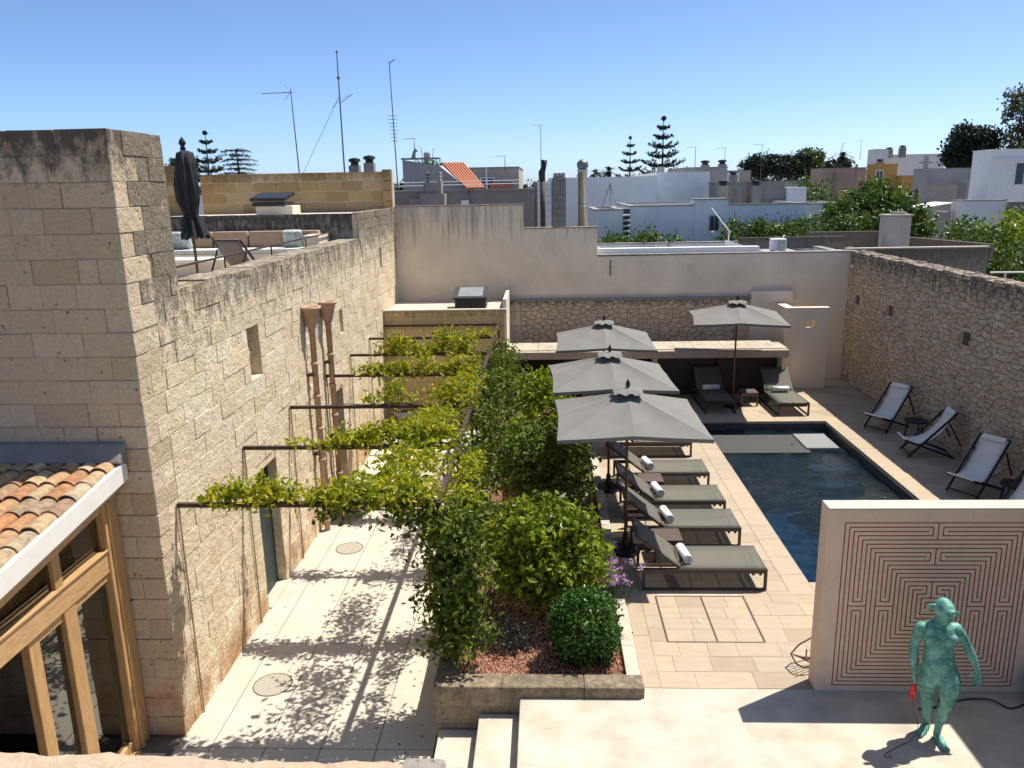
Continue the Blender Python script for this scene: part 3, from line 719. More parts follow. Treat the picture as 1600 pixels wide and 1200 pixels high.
# red gravel: thousands of chips
n = 16000; px = NR.uniform(-1.08, .9, n); py = 8.25+NR.power(.75, n)*6.5; s = NR.uniform(.010, .024, n); vv = []; ff = []
tet = np.array([(1,0,-.3),(-.6,.9,-.3),(-.6,-.9,-.3),(0,0,.7)])
rot = NR.uniform(0, 6.28, n); c_, s_ = np.cos(rot), np.sin(rot)
T = np.stack([tet[None,:,0]*c_[:,None]-tet[None,:,1]*s_[:,None], tet[None,:,0]*s_[:,None]+tet[None,:,1]*c_[:,None], np.repeat(tet[None,:,2], n, 0)], 2)*s[:,None,None]
T += np.stack([px, py, np.full(n, -.022)+NR.uniform(0, .012, n)], 1)[:,None,:]
F4 = (np.array([(0,1,3),(1,2,3),(2,0,3)])[None]+4*np.arange(n)[:,None,None]).reshape(-1,3)
def gravelmat():
    m, nt, n_, l, b = newmat('red_gravel'); l.new(ramp(nt, rnd(nt), [(0,(.36,.15,.08)),(.4,(.52,.25,.145)),(.75,(.60,.35,.23)),(1,(.68,.50,.38))]), b.inputs['Base Color']); b.inputs['Roughness'].default_value = .9; return m
o = raw('gravel', T.reshape(-1,3), F4, gravelmat(), pl); o['kind'] = 'stuff'
# ------------------------------------------------------------------ porch with barrel tiles and timber glazing
po = thing('porch', 'timber framed glazed porch with terracotta barrel tile roof', 'porch', (-5.6, 7, ZC))
GX = -4.85
def rz(y): return 2.80+(y-8.05)*.115                 # roof plane under the tiles
M['rooft'] = stone('old_roof_tile', [(.50,.37,.22), (.44,.19,.085), (.27,.21,.15), (.55,.46,.32), (.40,.19,.09), (.30,.24,.17), (.56,.42,.24)], .7, None, pitscale=30, bstr=.5, mott=.75)
MB().prism([(5.2, rz(5.2)-.10), (8.06, rz(8.06)-.10), (8.06, rz(8.06)-.02), (5.2, rz(5.2)-.02)], 'x', -8.2, -4.66).build('roof_deck', M['joint'], po)
# white verge board on the courtyard side
MB().prism([(5.2, rz(5.2)-.17), (8.08, rz(8.08)-.17), (8.08, rz(8.08)+.045), (5.2, rz(5.2)+.045)], 'x', -4.66, -4.57).build('verge_board', M['white'], po, bevel=.008)
MB().prism([(5.2, rz(5.2)-.27), (8.06, rz(8.06)-.27), (8.06, rz(8.06)-.21), (5.2, rz(5.2)-.21)], 'x', -4.90, -4.66).build('soffit_board', M['timber_h'], po)
MB().prism([(8.085, 3.06), (8.02, 3.04), (7.90, rz(7.9)+.10), (7.90, rz(7.9)+.085), (8.085, 2.8)], 'x', -8.2, -4.56).build('flashing', M['flash'], po, bevel=.01)
# barrel tiles, one by one: half tubes that taper, each lapping the one below
def barrel(mat, r0=.098, r1=.082, L=.40, th=.014, n=8):
    V = []; F = []
    for (y, r, lift) in ((0, r0, .022), (L, r1, 0)):
        for rr in (r, r-th):
            for k in range(n+1):
                t = math.pi*k/n; V.append((rr*math.cos(t), y, rr*math.sin(t)*.82+lift))
    m = n+1
    for k in range(n):
        F += [(k, k+1, 2*m+k+1, 2*m+k), (m+k+1, m+k, 3*m+k, 3*m+k+1), (k+1, k, m+k, m+k+1), (2*m+k, 2*m+k+1, 3*m+k+1, 3*m+k)]
    F += [(0, 2*m, 3*m, m), (n, m+n, 3*m+n, 2*m+n)]
    me = bpy.data.meshes.new('roof_tile'); me.from_pydata(V, [], F); me.materials.append(mat)
    for p in me.polygons: p.use_smooth = False
    return me
bt = [barrel(M['rooft'], .098+random.uniform(-.004,.004), .082+random.uniform(-.004,.004), .40) for _ in range(5)]
off = _off(po); sl_a = math.atan(.115); rs = random.Random(2)
for c in range(16):
    x = -4.69-c*.185
    for r in range(9):
        y = 7.74-r*.30
        if y < 5.2: continue
        o = bpy.data.objects.new('roof_tile', rs.choice(bt)); COL.objects.link(o); o.parent = po
        o.location = Vector((x+rs.uniform(-.008,.008), y, rz(y)+rs.uniform(-.004,.006)+.02))-off
        o.rotation_euler = (sl_a+rs.uniform(-.015,.015), 0, rs.uniform(-.03,.03))
pan = MB()
for c in range(16):
    x = -4.735-.0925-c*.185
    pan.prism([(x-.07,0),(x-.05,-.03),(x+.05,-.03),(x+.07,0)], 'y', 0, .01)
pan = MB()
for c in range(17):
    x = -4.64-c*.185
    for (y0, y1) in ((5.2, 8.0),):
        pan.add([(x-.06,y0,rz(y0)+.035),(x,y0,rz(y0)+.0),(x+.06,y0,rz(y0)+.035),(x-.06,y1,rz(y1)+.035),(x,y1,rz(y1)+.0),(x+.06,y1,rz(y1)+.035)], [(0,1,4,3),(1,2,5,4)])
pan.build('channel_tiles', M['rooft'], po)
# timber wall in the plane x = GX
def tim(name, y0, y1, z0, z1, x0=GX-.06, x1=GX+.06, mat='timber', par=None, bev=.006): return MB().box(x0, x1, y0, y1, z0, z1).build(name, M[mat], par or po, bevel=bev)
tim('corner_post', 7.80, 8.07, ZC, 2.48, GX-.10, GX+.10)
tim('post_cover_strip', 7.86, 7.93, ZC, 2.44, GX+.10, GX+.125)
tim('header_beam', 5.2, 7.798, 1.66, 1.91, GX-.08, GX+.08, 'timber_h')
tim('drip_strip', 5.2, 7.798, 1.90, 1.93, GX+.08, GX+.10, 'timber_h')
MB().prism([(5.2, rz(5.2)-.42), (7.798, rz(7.798)-.42), (7.798, rz(7.798)-.28), (5.2, rz(5.2)-.28)], 'x', GX-.07, GX+.07).build('rafter', M['timber_h'], po)
tim('upper_mullion', 6.92, 7.05, 1.912, 2.31, GX-.05, GX+.05)
tim('upper_mullion', 5.95, 6.08, 1.912, 2.22, GX-.05, GX+.05)
tim('mullion', 6.96, 7.16, ZC, 1.658, GX-.07, GX+.07)
tim('bottom_rail', 7.162, 7.798, ZC, ZC+.16, GX-.05, GX+.05, 'timber_h')
tim('top_rail', 7.162, 7.798, 1.56, 1.658, GX-.05, GX+.05, 'timber_h')
for nm, y0, y1, z0, z1 in (('pane', 7.162, 7.80, ZC+.16, 1.56), ('pane', 7.052, 7.80, 1.932, 2.34), ('pane', 6.082, 6.918, 1.932, 2.26)):
    MB().box(GX-.008, GX+.008, y0, y1, z0, z1).build(nm, M['glass'], po)
# narrow glazed leaf beside the dark open doorway
ds = tim('door_stile', 6.42, 6.58, ZC+.01, 1.655, GX-.045, GX+.045)
tim('door_rail', 6.582, 6.958, ZC+.01, ZC+.17, GX-.04, GX+.04, 'timber_h'); tim('door_rail', 6.582, 6.958, 1.55, 1.655, GX-.04, GX+.04, 'timber_h')
MB().box(GX-.008, GX+.008, 6.58, 6.96, ZC+.17, 1.55).build('door_pane', M['glass'], po)
hp = Vector((GX+.045, 6.50, .30)); MB().tube([hp, hp+Vector((.05,0,0)), hp+Vector((.05,-.11,0))], .011, 6).build('door_handle', M['black'], ds)
tim('jamb', 5.2, 5.36, ZC, 1.655, GX-.06, GX+.06)
tim('threshold', 5.2, 7.80, ZC-.02, ZC+.03, GX-.09, GX+.14, 'timber_h')
# plain room inside, its shade put into near-black walls and floor
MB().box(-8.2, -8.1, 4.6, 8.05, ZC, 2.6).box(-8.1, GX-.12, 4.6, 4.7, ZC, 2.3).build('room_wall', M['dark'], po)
MB().box(-8.1, GX-.12, 4.7, 8.07, ZC+.002, ZC+.012).build('room_floor', plain('room_floor_shade', (.025,.02,.017), .5, var=.2), po)
# parapet of the roof the picture is taken from
fp = thing('parapet', 'rough tan stone parapet along the bottom edge in the foreground', 'parapet', (-1.5, 1.9, 3.0))
def PYE(x): return 2.035+.030*(-1.64-x)
M['para'] = stone('parapet_stone', [(.50,.38,.26), (.55,.43,.30)], .2, None, bstr=.7)
V = []; F = []; nu, nv = 160, 14; prng = np.random.default_rng(5)
for i in range(nu+1):                                 # one long worn coping, its edge crumbled
    x = -3.6+3.34*i/nu; w = .012*math.sin(x*9)+.008*math.sin(x*23+1)+.006*math.sin(x*51)
    for j in range(nv+1):
        t_ = j/nv; ye = PYE(x)+w*.6
        if j <= nv-4: y, z = ye-.42+(.42-.03)*(j/(nv-4)), 4.025+.006*math.sin(x*13+j*2)+prng.normal()*.0022
        else: q = (j-nv+4)/4; y, z = ye-.03+.03*math.sin(q*1.57)+prng.normal()*.0015, 4.025-.03*(1-math.cos(q*1.57))-(.10 if j == nv else 0)
        V.append((x, y, z))
for i in range(nu):
    for j in range(nv): F.append((i*(nv+1)+j, (i+1)*(nv+1)+j, (i+1)*(nv+1)+j+1, i*(nv+1)+j+1))
raw('coping', V, F, M['para'], fp, True)
MB().box(-3.6, -.27, 1.60, 1.92, 3.0, 3.95).build('wall', M['plaster_k'], fp)
MB().box(-.43, -.30, 1.80, 2.005, 3.93, 4.035).build('end_stone', M['greywall'], fp, bevel=.02, seg=2)
# ------------------------------------------------------------------ terracotta downpipes with funnel heads
for (y, zt, lab) in ((14.0, 3.66, 'terracotta downpipe with funnel head on sunlit wall, nearer one of the pair'), (15.1, 3.60, 'terracotta downpipe with funnel head on sunlit wall, farther one of the pair')):
    x = XL+.13
    d = thing('downpipe', lab, 'downpipe', (x, y, ZC), 'terracotta downpipes')
    h = MB().lathe([(.06,-.42),(.07,-.40),(.09,-.36),(.16,-.06),(.185,-.05),(.19,0),(.165,0),(.14,-.06),(.07,-.38)], (x,y,zt), 18, cap=False).build('funnel', M['terra'], d, True)
    z = zt-.40; k = 0
    while z > ZC+.05:
        L = min(.62, z-ZC)
        MB().lathe([(.054,-L+.02),(.056,-.07),(.068,-.065),(.068,0),(.05,0)], (x,y,z), 16).build('pipe_section', M['terra'], d, True); z -= L-.01; k += 1
        if k > 12: break
    for zz in (2.4, .9): MB().box(XL-.02, x+.0, y-.10, y+.10, zz, zz+.03).build('bracket', M['steel'], d)
# ------------------------------------------------------------------ pergola
PZ = 2.13; PXO = -1.25; BY = [8.55, 10.65, 12.80, 15.10, 17.08, 19.05, 20.88]
M['rod'] = plain('brown_rod', (.36,.27,.17), .7, var=.3)
pg = thing('pergola', 'slim rusty steel pergola over the courtyard with seven cross bars', 'pergola', (-2.7, 14, ZC))
MB().box(PXO-.03, PXO+.03, BY[0]-.03, 20.94, PZ-.03, PZ+.03).build('outer_beam', M['steel'], pg)
for i, y in enumerate(BY):
    MB().box(XL+.015, PXO-.031, y-.025, y+.025, PZ-.025, PZ+.025).build('cross_bar', M['steel'], pg)
    if i < 6: MB().box(XL+.016, XL+.034, y-.007, y+.007, ZC, PZ-.026).build('wall_rod', M['rod'], pg)
    MB().box(PXO-.025, PXO+.025, y-.025, y+.025, .0 if i else .10, PZ-.031).build('post', M['steel'], pg)
# ------------------------------------------------------------------ umbrellas
def umbrella(label, loc, rzz=0, W=1.09, ze=2.20, za=2.62, tilt=0):
    t = thing('parasol', label, 'parasol', (0,0,0), 'open grey parasols'); 
    MB().tube([(0,0,.05),(0,0,za+.02)], .024, 10).build('pole', M['teak'], t, True)
    MB().lathe([(.0,0),(.24,0),(.24,.05),(.06,.06),(.04,.30),(.0,.30)], (0,0,0), 20).build('base', M['black'], t, bevel=.0)
    n = 12; nseg = 9; V = []; F = []                # canopy: 8 gored panels sagging between the ribs
    rim = []
    for s in range(4):
        a = math.pi/4+s*math.pi/2; b = a+math.pi/2
        A = Vector((math.cos(a), math.sin(a)))*W*math.sqrt(2); B = Vector((math.cos(b), math.sin(b)))*W*math.sqrt(2)
        for k in range(n):
            u = k/n; p = A.lerp(B, u); e = 4*(u-.5)**2
            d_ = 1-abs(2*u-1); loc_sag = math.sin(math.pi*((u*2) % 1))
            rim.append((p*(1-.035*math.sin(math.pi*u)), ze+.045*(1-e)-.018*loc_sag, loc_sag))
    m = len(rim)
    for j in range(nseg+1):
        f = .05+(1-.05)*j/nseg
        for (p, z, sg) in rim:
            zz = za+(z-za)*f - .03*math.sin(math.pi*f)*sg
            V.append((p.x*f, p.y*f, zz))
    for j in range(nseg):
        for k in range(m): F.append((j*m+k, (j+1)*m+k, (j+1)*m+(k+1) % m, j*m+(k+1) % m))
    for (p, z, sg) in rim: V.append((p.x*1.002, p.y*1.002, z-.055))
    for k in range(m): F.append((nseg*m+k, (nseg+1)*m+k, (nseg+1)*m+(k+1) % m, nseg*m+(k+1) % m))
    o = MB().add(V, F).build('canopy', M['anthr'], t, False)
    for p in o.data.polygons: p.use_smooth = True
    for e in o.data.edges:                            # crisp seams along the ribs and at the hem
        a, b = e.vertices
        if (a % m) == (b % m) and (a % m) % 6 == 0: e.use_edge_sharp = True
        if a//m == b//m == nseg: e.use_edge_sharp = True
    vent = MB(); m2 = 32; V = []; F = []
    for j, (r, dz) in enumerate(((.02,.075),(.12,.055),(.24,.015))):
        for k in range(m2):
            a = 2*math.pi*k/m2; q = r*(1/max(abs(math.cos(a)), abs(math.sin(a))))*.92+.0
            wv = (.022*math.sin(a*9+j) if j == 2 else 0)
            V.append((q*math.cos(a), q*math.sin(a), za+dz-.01+wv))
    for j in range(2):
        for k in range(m2): F.append((j*m2+k, (j+1)*m2+k, (j+1)*m2+(k+1) % m2, j*m2+(k+1) % m2))
    vent.add(V, F).build('vent_flap', M['anthr'], o, True)
    MB().lathe([(.03,.05),(.022,.07),(.036,.10),(.03,.14),(.008,.19),(.0,.195)], (0,0,za), 12).build('finial', M['black'], t, True)
    for k in range(8):
        a = math.pi/4*k; R = W*(math.sqrt(2) if k % 2 else .965)*.985
        zt_ = ze+(.045 if k % 2 == 0 else 0)
        r_ = MB().bar((0,0,za-.03), (R*math.cos(a), R*math.sin(a), zt_-.03), .018, .026).build('rib', M['teak'], t)
        MB().bar((0,0,za-.55), (R*.5*math.cos(a), R*.5*math.sin(a), (za+zt_)/2-.045), .014, .02).build('strut', M['teak'], r_)
    MB().lathe([(.045,-.6),(.05,-.56),(.05,-.50),(.045,-.46)], (0,0,za), 12).build('runner', M['teak'], t, True)
    t.location = loc; t.rotation_euler = (tilt, 0, rzz); return t
um = umbrella('nearest grey square parasol over the first two loungers', (1.23, 11.78, 0))
dup(um, (1.17, 14.48, 0), math.radians(1.5), 'middle grey square parasol in the row beside the shrubs')
dup(um, (1.32, 18.05, 0), math.radians(-1), 'farthest grey square parasol in the row beside the shrubs')
u4 = umbrella('grey square parasol with tall pole beyond the far end of the pool', (4.84, 20.30, 0), math.radians(-7), 1.13, 2.33, 2.72)
# ------------------------------------------------------------------ sun loungers
def lounger(label, group):
    t = thing('sun_lounger', label, 'sun lounger', (0,0,0), group); W = .74; L = 1.98; zt = .325
    for y in (0, W): 
        MB().box(.22, L, y-.02, y+.02, zt-.06, zt+.005).build('side_rail', M['lframe'], t)
        MB().box(.22, L-.0405, y-.018, y+.018, .0, .03).build('base_rail', M['lframe'], t)
        MB().box(L-.04, L, y-.021, y+.021, .0, zt-.061).build('leg', M['lframe'], t)
        MB().box(.22, .26, y-.021, y+.021, .031, zt-.061).build('leg', M['lframe'], t)
    MB().box(L-.04, L, .022, W-.022, zt-.05, zt-.005).build('foot_rail', M['lframe'], t)
    for xx in (L-.10, L-.20): MB().box(xx, xx+.035, .022, W-.022, zt-.11, zt-.075).build('cross_slat', M['lframe'], t)
    for xx in (1.02, 1.42):
        MB().tube([(xx, .03, zt-.06), (xx+.02, W*.3, zt-.13), (xx+.02, W*.7, zt-.13), (xx, W-.03, zt-.06)], .009, 6).build('cross_brace', M['lframe'], t, True)
    MB().box(.74, .77, .022, W-.022, zt-.06, zt-.03).build('hinge_bar', M['lframe'], t)
    n = 10; V = []; F = []
    for i in range(n+1):
        for j in range(5):
            x = .78+(L-.79)*i/n; y = .015+(W-.03)*j/4
            V.append((x, y, zt+.011-.018*math.sin(math.pi*i/n)*math.sin(math.pi*j/4)))
    for i in range(n):
        for j in range(4): F.append((i*5+j, (i+1)*5+j, (i+1)*5+j+1, i*5+j+1))
    MB().add(V, F).build('seat_sling', M['sling'], t, True, solid=.004)
    hx, hz = .77, zt+.01; a = math.radians(38); bl = .80
    def B(s, y, o=0): return (hx-s*math.cos(a)-o*math.sin(a), y, hz+s*math.sin(a)-o*math.cos(a))
    bf = MB()
    for y in (.02, W-.02): bf.bar(B(0,y,.02), B(bl,y,.02), .03, .03, (0,0,1))
    bf.bar(B(bl,.02,.02), B(bl,W-.02,.02), .03, .03); bf.build('backrest_frame', M['lframe'], t)
    V = []; F = []
    for i in range(9):
        for j in range(5): V.append(B(bl*i/8, .02+(W-.04)*j/4, .014*math.sin(math.pi*i/8)*math.sin(math.pi*j/4)-.004))
    for i in range(8):
        for j in range(4): F.append((i*5+j, (i+1)*5+j, (i+1)*5+j+1, i*5+j+1))
    MB().add(V, F).build('backrest_sling', M['sling'], t, True, solid=.004)
    for y in (.05, W-.05): MB().tube([B(.42,y,.03), (.50, y, zt-.05)], .008, 6).build('back_prop', M['lframe'], t)
    return t
def towel(label, loc, rzz=0, L=.42):
    t = thing('rolled_towel', label, 'towel', (0,0,0), 'rolled white towels')
    V = MB(); sp = []
    for k in range(44):                                # spiral roll cross-section
        th = k*.36; r = .018+.0040*th; sp.append((r*math.cos(th), r*math.sin(th)))
    n = len(sp); z0 = .078
    V.add([(x, -L/2, z+z0) for x, z in sp]+[(x, L/2, z+z0) for x, z in sp], [(i, i+1, n+i+1, n+i) for i in range(n-1)])
    V.build('roll', M['towel'], t, True, solid=.011); 
    t.location = loc; t.rotation_euler = (0,0,rzz); return t
LY = [10.52, 11.95, 13.06, 14.46, 16.33]; OX = 1.13
nm = ['sun lounger nearest the paved hatch, first in the poolside row', 'second sun lounger of the poolside row, beside the front side table', 'third sun lounger of the poolside row, between the two side tables', 'fourth sun lounger of the poolside row, beside the farther side table', 'fifth sun lounger of the poolside row, partly under the nearest parasol']
l0 = lounger(nm[0], 'grey sling loungers'); l0.location = (OX, LY[0], 0)
for y, s in zip(LY[1:], nm[1:]): dup(l0, (OX-.03, y, 0), 0, s)
dup(l0, (4.68, 21.62, 0), math.radians(-90)+.02, 'shaded sun lounger under the far parasol by the dark doors').location = (3.98, 21.6, 0)
dup(l0, (5.72, 21.36, 0), math.radians(-90)+.02, 'sunlit sun lounger with raised back at the far end of the pool')
tl = ['rolled white towel on the lounger nearest the hatch', 'rolled white towel on the second lounger of the poolside row', 'rolled white towel on the third lounger of the poolside row', 'rolled white towel on the fourth lounger of the poolside row']
t0 = towel(tl[0], (OX+.86, LY[0]+.34, .322), .12)
for k in (1, 2, 3): dup(t0, (OX+.82, LY[k]+.36, .322), .10+.03*k, tl[k])
dup(t0, (6.10, 20.50, .332), math.pi/2+.03, 'rolled white towel on the sunlit lounger at the far end')
dup(t0, (4.36, 20.74, .332), math.pi/2, 'rolled white towel on the shaded lounger at the far end')
# slatted side tables
def side_table(label, loc):
    t = thing('side_table', label, 'side table', (0,0,0), 'brown slatted side tables')
    for k in range(6): MB().box(-.22, .22, -.22+.0745*k, -.22+.0745*k+.067, .33, .36).build('slat', M['brown'], t, bevel=.003)
    for a in (-.2, .2):
        for b in (-.2, .2): MB().box(a-.022, a+.022, b-.022, b+.022, 0, .329).build('leg', M['brown'], t)
    for b in (-.2, .2): MB().box(-.177, .177, b-.015, b+.015, .27, .328).build('apron', M['brown'], t)
    t.location = loc; return t
s0 = side_table('brown slatted side table between the first and second loungers', (1.85, 11.62, 0))
dup(s0, (1.92, 14.14, 0), 0, 'brown slatted side table between the third and fourth loungers')
dup(s0, (5.28, 20.55, 0), 0, 'dark side table between the two loungers beyond the pool')
# ------------------------------------------------------------------ deck chairs
def deckchair(label, group, mat):
    t = thing('deck_chair', label, 'deck chair', (0,0,0), group); w = .28
    A0, A1 = Vector((.36,0,.012)), Vector((-.50,0,.98)); B0, B1 = Vector((-.55,0,.012)), Vector((.44,0,.36))
    for s in (-1, 1):
        MB().bar(A0+Vector((0,s*w,0)), A1+Vector((0,s*w,0)), .026, .042).build('back_frame_rail', M['black'], t)
        MB().bar(B0+Vector((0,s*(w-.035),0)), B1+Vector((0,s*(w-.035),0)), .026, .042).build('seat_frame_rail', M['black'], t)
        MB().bar(Vector((-.36,s*(w+.03),.78)), Vector((-.62,s*(w+.03),.30)), .02, .03).build('prop_rail', M['black'], t)
    for p, k in ((A1, 0), (B1, 1), (A0+Vector((-.03,0,.05)), 0), (B0+Vector((.04,0,.02)), 1)):
        MB().tube([p+Vector((0,-w,0)), p+Vector((0,w,0))], .014, 8).build('cross_bar', M['black'], t)
    pr = [(-.50,.985),(-.42,.86),(-.33,.70),(-.22,.54),(-.09,.41),(.06,.325),(.20,.30),(.32,.315),(.44,.375)]
    V = []; F = []
    for x, z in pr:
        for j in range(5):
            y = -.245+.49*j/4; V.append((x, y, z-.012*math.sin(math.pi*j/4)))
    for i in range(len(pr)-1):
        for j in range(4): F.append((i*5+j, (i+1)*5+j, (i+1)*5+j+1, i*5+j+1))
    s_ = MB().add(V, F).build('sling', mat, t, True, solid=.004)
    MB().bar((.44,-.25,.385), (.44,.25,.385), .045, .022).build('front_hem', mat, s_, bevel=.004)
    MB().bar((-.475,-.24,.955), (-.40,-.24,.845), .02, .03).bar((-.455,-.22,.965), (-.455,.22,.965), .10, .035, (.8,0,.6)).build('head_pad', mat, s_, bevel=.01)
    return t
d0 = deckchair('white deck chair farthest along the rubble wall, near the screen wall', 'white canvas deck chairs', M['canvas'])
d0.location = (7.92, 18.32, 0); d0.rotation_euler = (0,0,math.radians(213))
dup(d0, (7.95, 16.45, 0), math.radians(172), 'white deck chair seen side on in the middle of the rubble wall row')
dup(d0, (7.90, 14.28, 0), math.radians(211), 'white deck chair nearest the labyrinth wall, shown whole')
dup(d0, (7.72, 12.62, 0), math.radians(200), 'white deck chair mostly hidden behind the labyrinth wall')
def low_table(label, loc):
    t = thing('low_table', label, 'side table', (0,0,0), 'dark round low tables')
    MB().lathe([(.0,.40),(.24,.40),(.245,.425),(.24,.44),(.0,.44)], (0,0,0), 24).build('top', M['black'], t)
    for k in range(3):
        a = k*2.09+.4; MB().bar((.17*math.cos(a),.17*math.sin(a),.40), (.22*math.cos(a),.22*math.sin(a),0), .025).build('leg', M['black'], t)
    t.location = loc; return t
lt = low_table('dark low table between the two farther deck chairs', (8.25, 17.5, 0))
dup(lt, (8.22, 13.55, 0), 0, 'dark low table beside the nearest whole deck chair')
# ------------------------------------------------------------------ labyrinth wall
LX0, LX1, LYF, LYB_, LH = 3.03, 6.2, 8.16, 8.40, 2.22
M['labw'] = plaster('labyrinth_render', (.72,.54,.39), .08)
lw = thing('labyrinth_wall', 'freestanding beige wall with red square labyrinth behind the green statue', 'wall', (4.4, 8.28, 0))
MB().box(LX0, LX1, LYF, LYB_, 0, LH).build('wall', M['labw'], lw, bevel=.006)
MB().box(LX0+.003, LX1, LYF+.003, LYB_-.003, LH+.0005, LH+.012).build('cap', M['slab'], lw)
cx, cz, pt, NRG, lw_ = 4.205, 1.075, .0495, 20, .011
red = plain('red_inlay', (.24,.016,.012), .6, var=.25, scale=30)
lines = []
def hl(x0, x1, z): lines.append((x0-lw_/2, x1+lw_/2, z-lw_/2, z+lw_/2))
def vl(x, z0, z1): lines.append((x-lw_/2, x+lw_/2, z0-lw_/2, z1+lw_/2))
TOP, BOT, SID = (1, 7, 15), (1, 5, 11), (3, 9)
def gap_at(k, groups):
    for g_ in groups:
        if k in (g_, g_+2): return 1.1*pt
        if k == g_+1: return 2.1*pt
    return 0
vl(cx-pt, cz-.5*pt, cz+pt); vl(cx+pt, cz-pt, cz+pt); hl(cx-pt, cx+pt, cz+pt); hl(cx, cx+pt, cz-pt)
for k in range(NRG-1):
    a = (NRG-k)*pt; az = a
    for sgn, grp in ((1, TOP), (-1, BOT)):
        g_ = gap_at(k, grp)
        if g_: hl(cx-a, cx-g_, cz+sgn*az); hl(cx+g_, cx+a, cz+sgn*az)
        else: hl(cx-a, cx+a, cz+sgn*az)
    for sgn in (-1, 1):
        g_ = gap_at(k, SID)
        if g_: vl(cx+sgn*a, cz-az, cz-g_); vl(cx+sgn*a, cz+g_, cz+az)
        else: vl(cx+sgn*a, cz-az, cz+az)
for sgn, grp in ((1, TOP), (-1, BOT)):
    for g_ in grp:
        z0, z1 = sorted((cz+sgn*(NRG-g_)*pt, cz+sgn*(NRG-g_-2)*pt))
        for s in (-1, 1): vl(cx+s*1.1*pt, z0, z1)
        vl(cx, z0-pt, z1+pt)
for sgn in (-1, 1):
    for g_ in SID:
        x0, x1 = sorted((cx+sgn*(NRG-g_)*pt, cx+sgn*(NRG-g_-2)*pt))
        for s in (-1, 1): hl(x0, x1, cz+s*1.1*pt)
        hl(x0-pt, x1+pt, cz)
# every line its own strip of inlay, standing 2 mm proud (verticals 0.4 mm more so that crossings never share a plane)
for a, b, c, d in lines:
    vert = (d-c) > (b-a)
    MB().box(a, b, LYF-(.0024 if vert else .002), LYF+.004, c, d).build('inlay_line', red, lw)
# loudspeaker, cable, wire chair peeping out
ls = thing('speaker', 'black rounded outdoor speaker at the right foot of the labyrinth wall', 'speaker', (5.47, 7.98, 0))
MB().sphere((5.40, 7.98, .24), (.14,.12,.24), 16, 10).build('body', M['black'], ls, True)
MB().lathe([(.0,0),(.12,0),(.12,.03),(.0,.03)], (5.40,7.98,0), 16).build('foot', M['black'], ls)
def smoothpath(P, n=6):
    P = [Vector(p) for p in P]; Q = []
    for i in range(len(P)-1):
        a, b, c, d = P[max(0, i-1)], P[i], P[i+1], P[min(len(P)-1, i+2)]
        for k in range(n):
            t = k/n; Q.append(.5*((2*b)+(c-a)*t+(2*a-5*b+4*c-d)*t*t+(3*b-a-3*c+d)*t**3))
    return Q+[P[-1]]
tag(MB().tube(smoothpath([(5.32,7.98,.012),(5.05,7.86,.012),(4.9,7.98,.03),(4.68,8.02,.012),(4.45,7.95,.012),(4.40,7.86,.012),(4.36,7.86,.012),(4.36,7.96,.03),(4.33,7.98,.04),(4.30,7.90,.012),(4.2,7.86,.012),(4.05,7.84,.012)]), .009, 6).build('cable', M['black'], None, True), 'black cable snaking along the foot of the labyrinth wall', 'cable')
wc = thing('wire_chair', 'bent wire chair edge peeping out behind the labyrinth wall', 'chair', (3.2, 8.72, 0))
for k in range(5): 
    MB().tube([(2.90+.02*k, 8.66-.045*k, .16+.02*k), (3.02+.02*k, 8.68-.03*k, .10), (3.35, 8.72, .08)], .006, 6).build('wire', M['steel'], wc, True)
MB().tube([(3.35,8.9,.32),(3.02,8.76,.22),(2.90,8.66,.16),(2.92,8.52,.12),(3.0,8.48,.09),(3.35,8.56,.08)], .010, 6).build('rim', M['steel'], wc, True)
for x, y in ((3.15,8.58),(3.35,8.58),(3.35,8.85),(3.15,8.85)): MB().tube([(x,y,.10),(x,y,0)], .009, 6).build('leg', M['steel'], wc)
# ------------------------------------------------------------------ statue
def verdigris():
    m, nt, n, l, b = newmat('verdigris_bronze'); p = pos(nt)
    c = ramp(nt, noise(nt, p, 9, 7, .7, .8), [(.28, (.03,.11,.09)), (.42, (.085,.26,.205)), (.55, (.15,.37,.29)), (.66, (.24,.47,.39)), (.80, (.44,.65,.57))])
    c = mixc(nt, maprange(nt, noise(nt, p, 3.1, 3), .54, .66, 0, .75), c, (.20,.46,.50))
    c = mixc(nt, maprange(nt, noise(nt, p, 30, 4, .7), .56, .72, 0, .7), c, (.02,.05,.045))
    l.new(c, b.inputs['Base Color']); b.inputs['Roughness'].default_value = .6; b.inputs['Metallic'].default_value = .15
    bump(nt, b, noise(nt, p, 28, 4), .25, .008); return m
VG = verdigris()
sx, sy = 3.95, 7.38
sta = thing('bronze_statue', 'verdigris bronze nude figure with long ears striding on the terrace', 'statue', (sx, sy, 0))
fig = MB()                                            # overlapping closed volumes, fused into one skin by a voxel remesh
def W3(p): return (sx+p[0]*.88+.15*(.98-p[2]), sy+p[1], p[2])
def loft(rings, n=20):
    V = []; F = []
    for z, dx, dy, rx, ry in rings:
        for k in range(n):
            t = 2*math.pi*k/n; V.append(W3((dx+rx*math.cos(t), dy+ry*math.sin(t), z)))
    for i in range(len(rings)-1):
        for k in range(n): F.append((i*n+k, i*n+(k+1) % n, (i+1)*n+(k+1) % n, (i+1)*n+k))
    F += [tuple(range(n))[::-1], tuple((len(rings)-1)*n+k for k in range(n))]; fig.add(V, F)
def limb(pts): fig.tube([W3(p[:3]) for p in pts], [p[3] for p in pts], 14)
def ball(c, r): fig.sphere(W3(c), r, 16, 10)
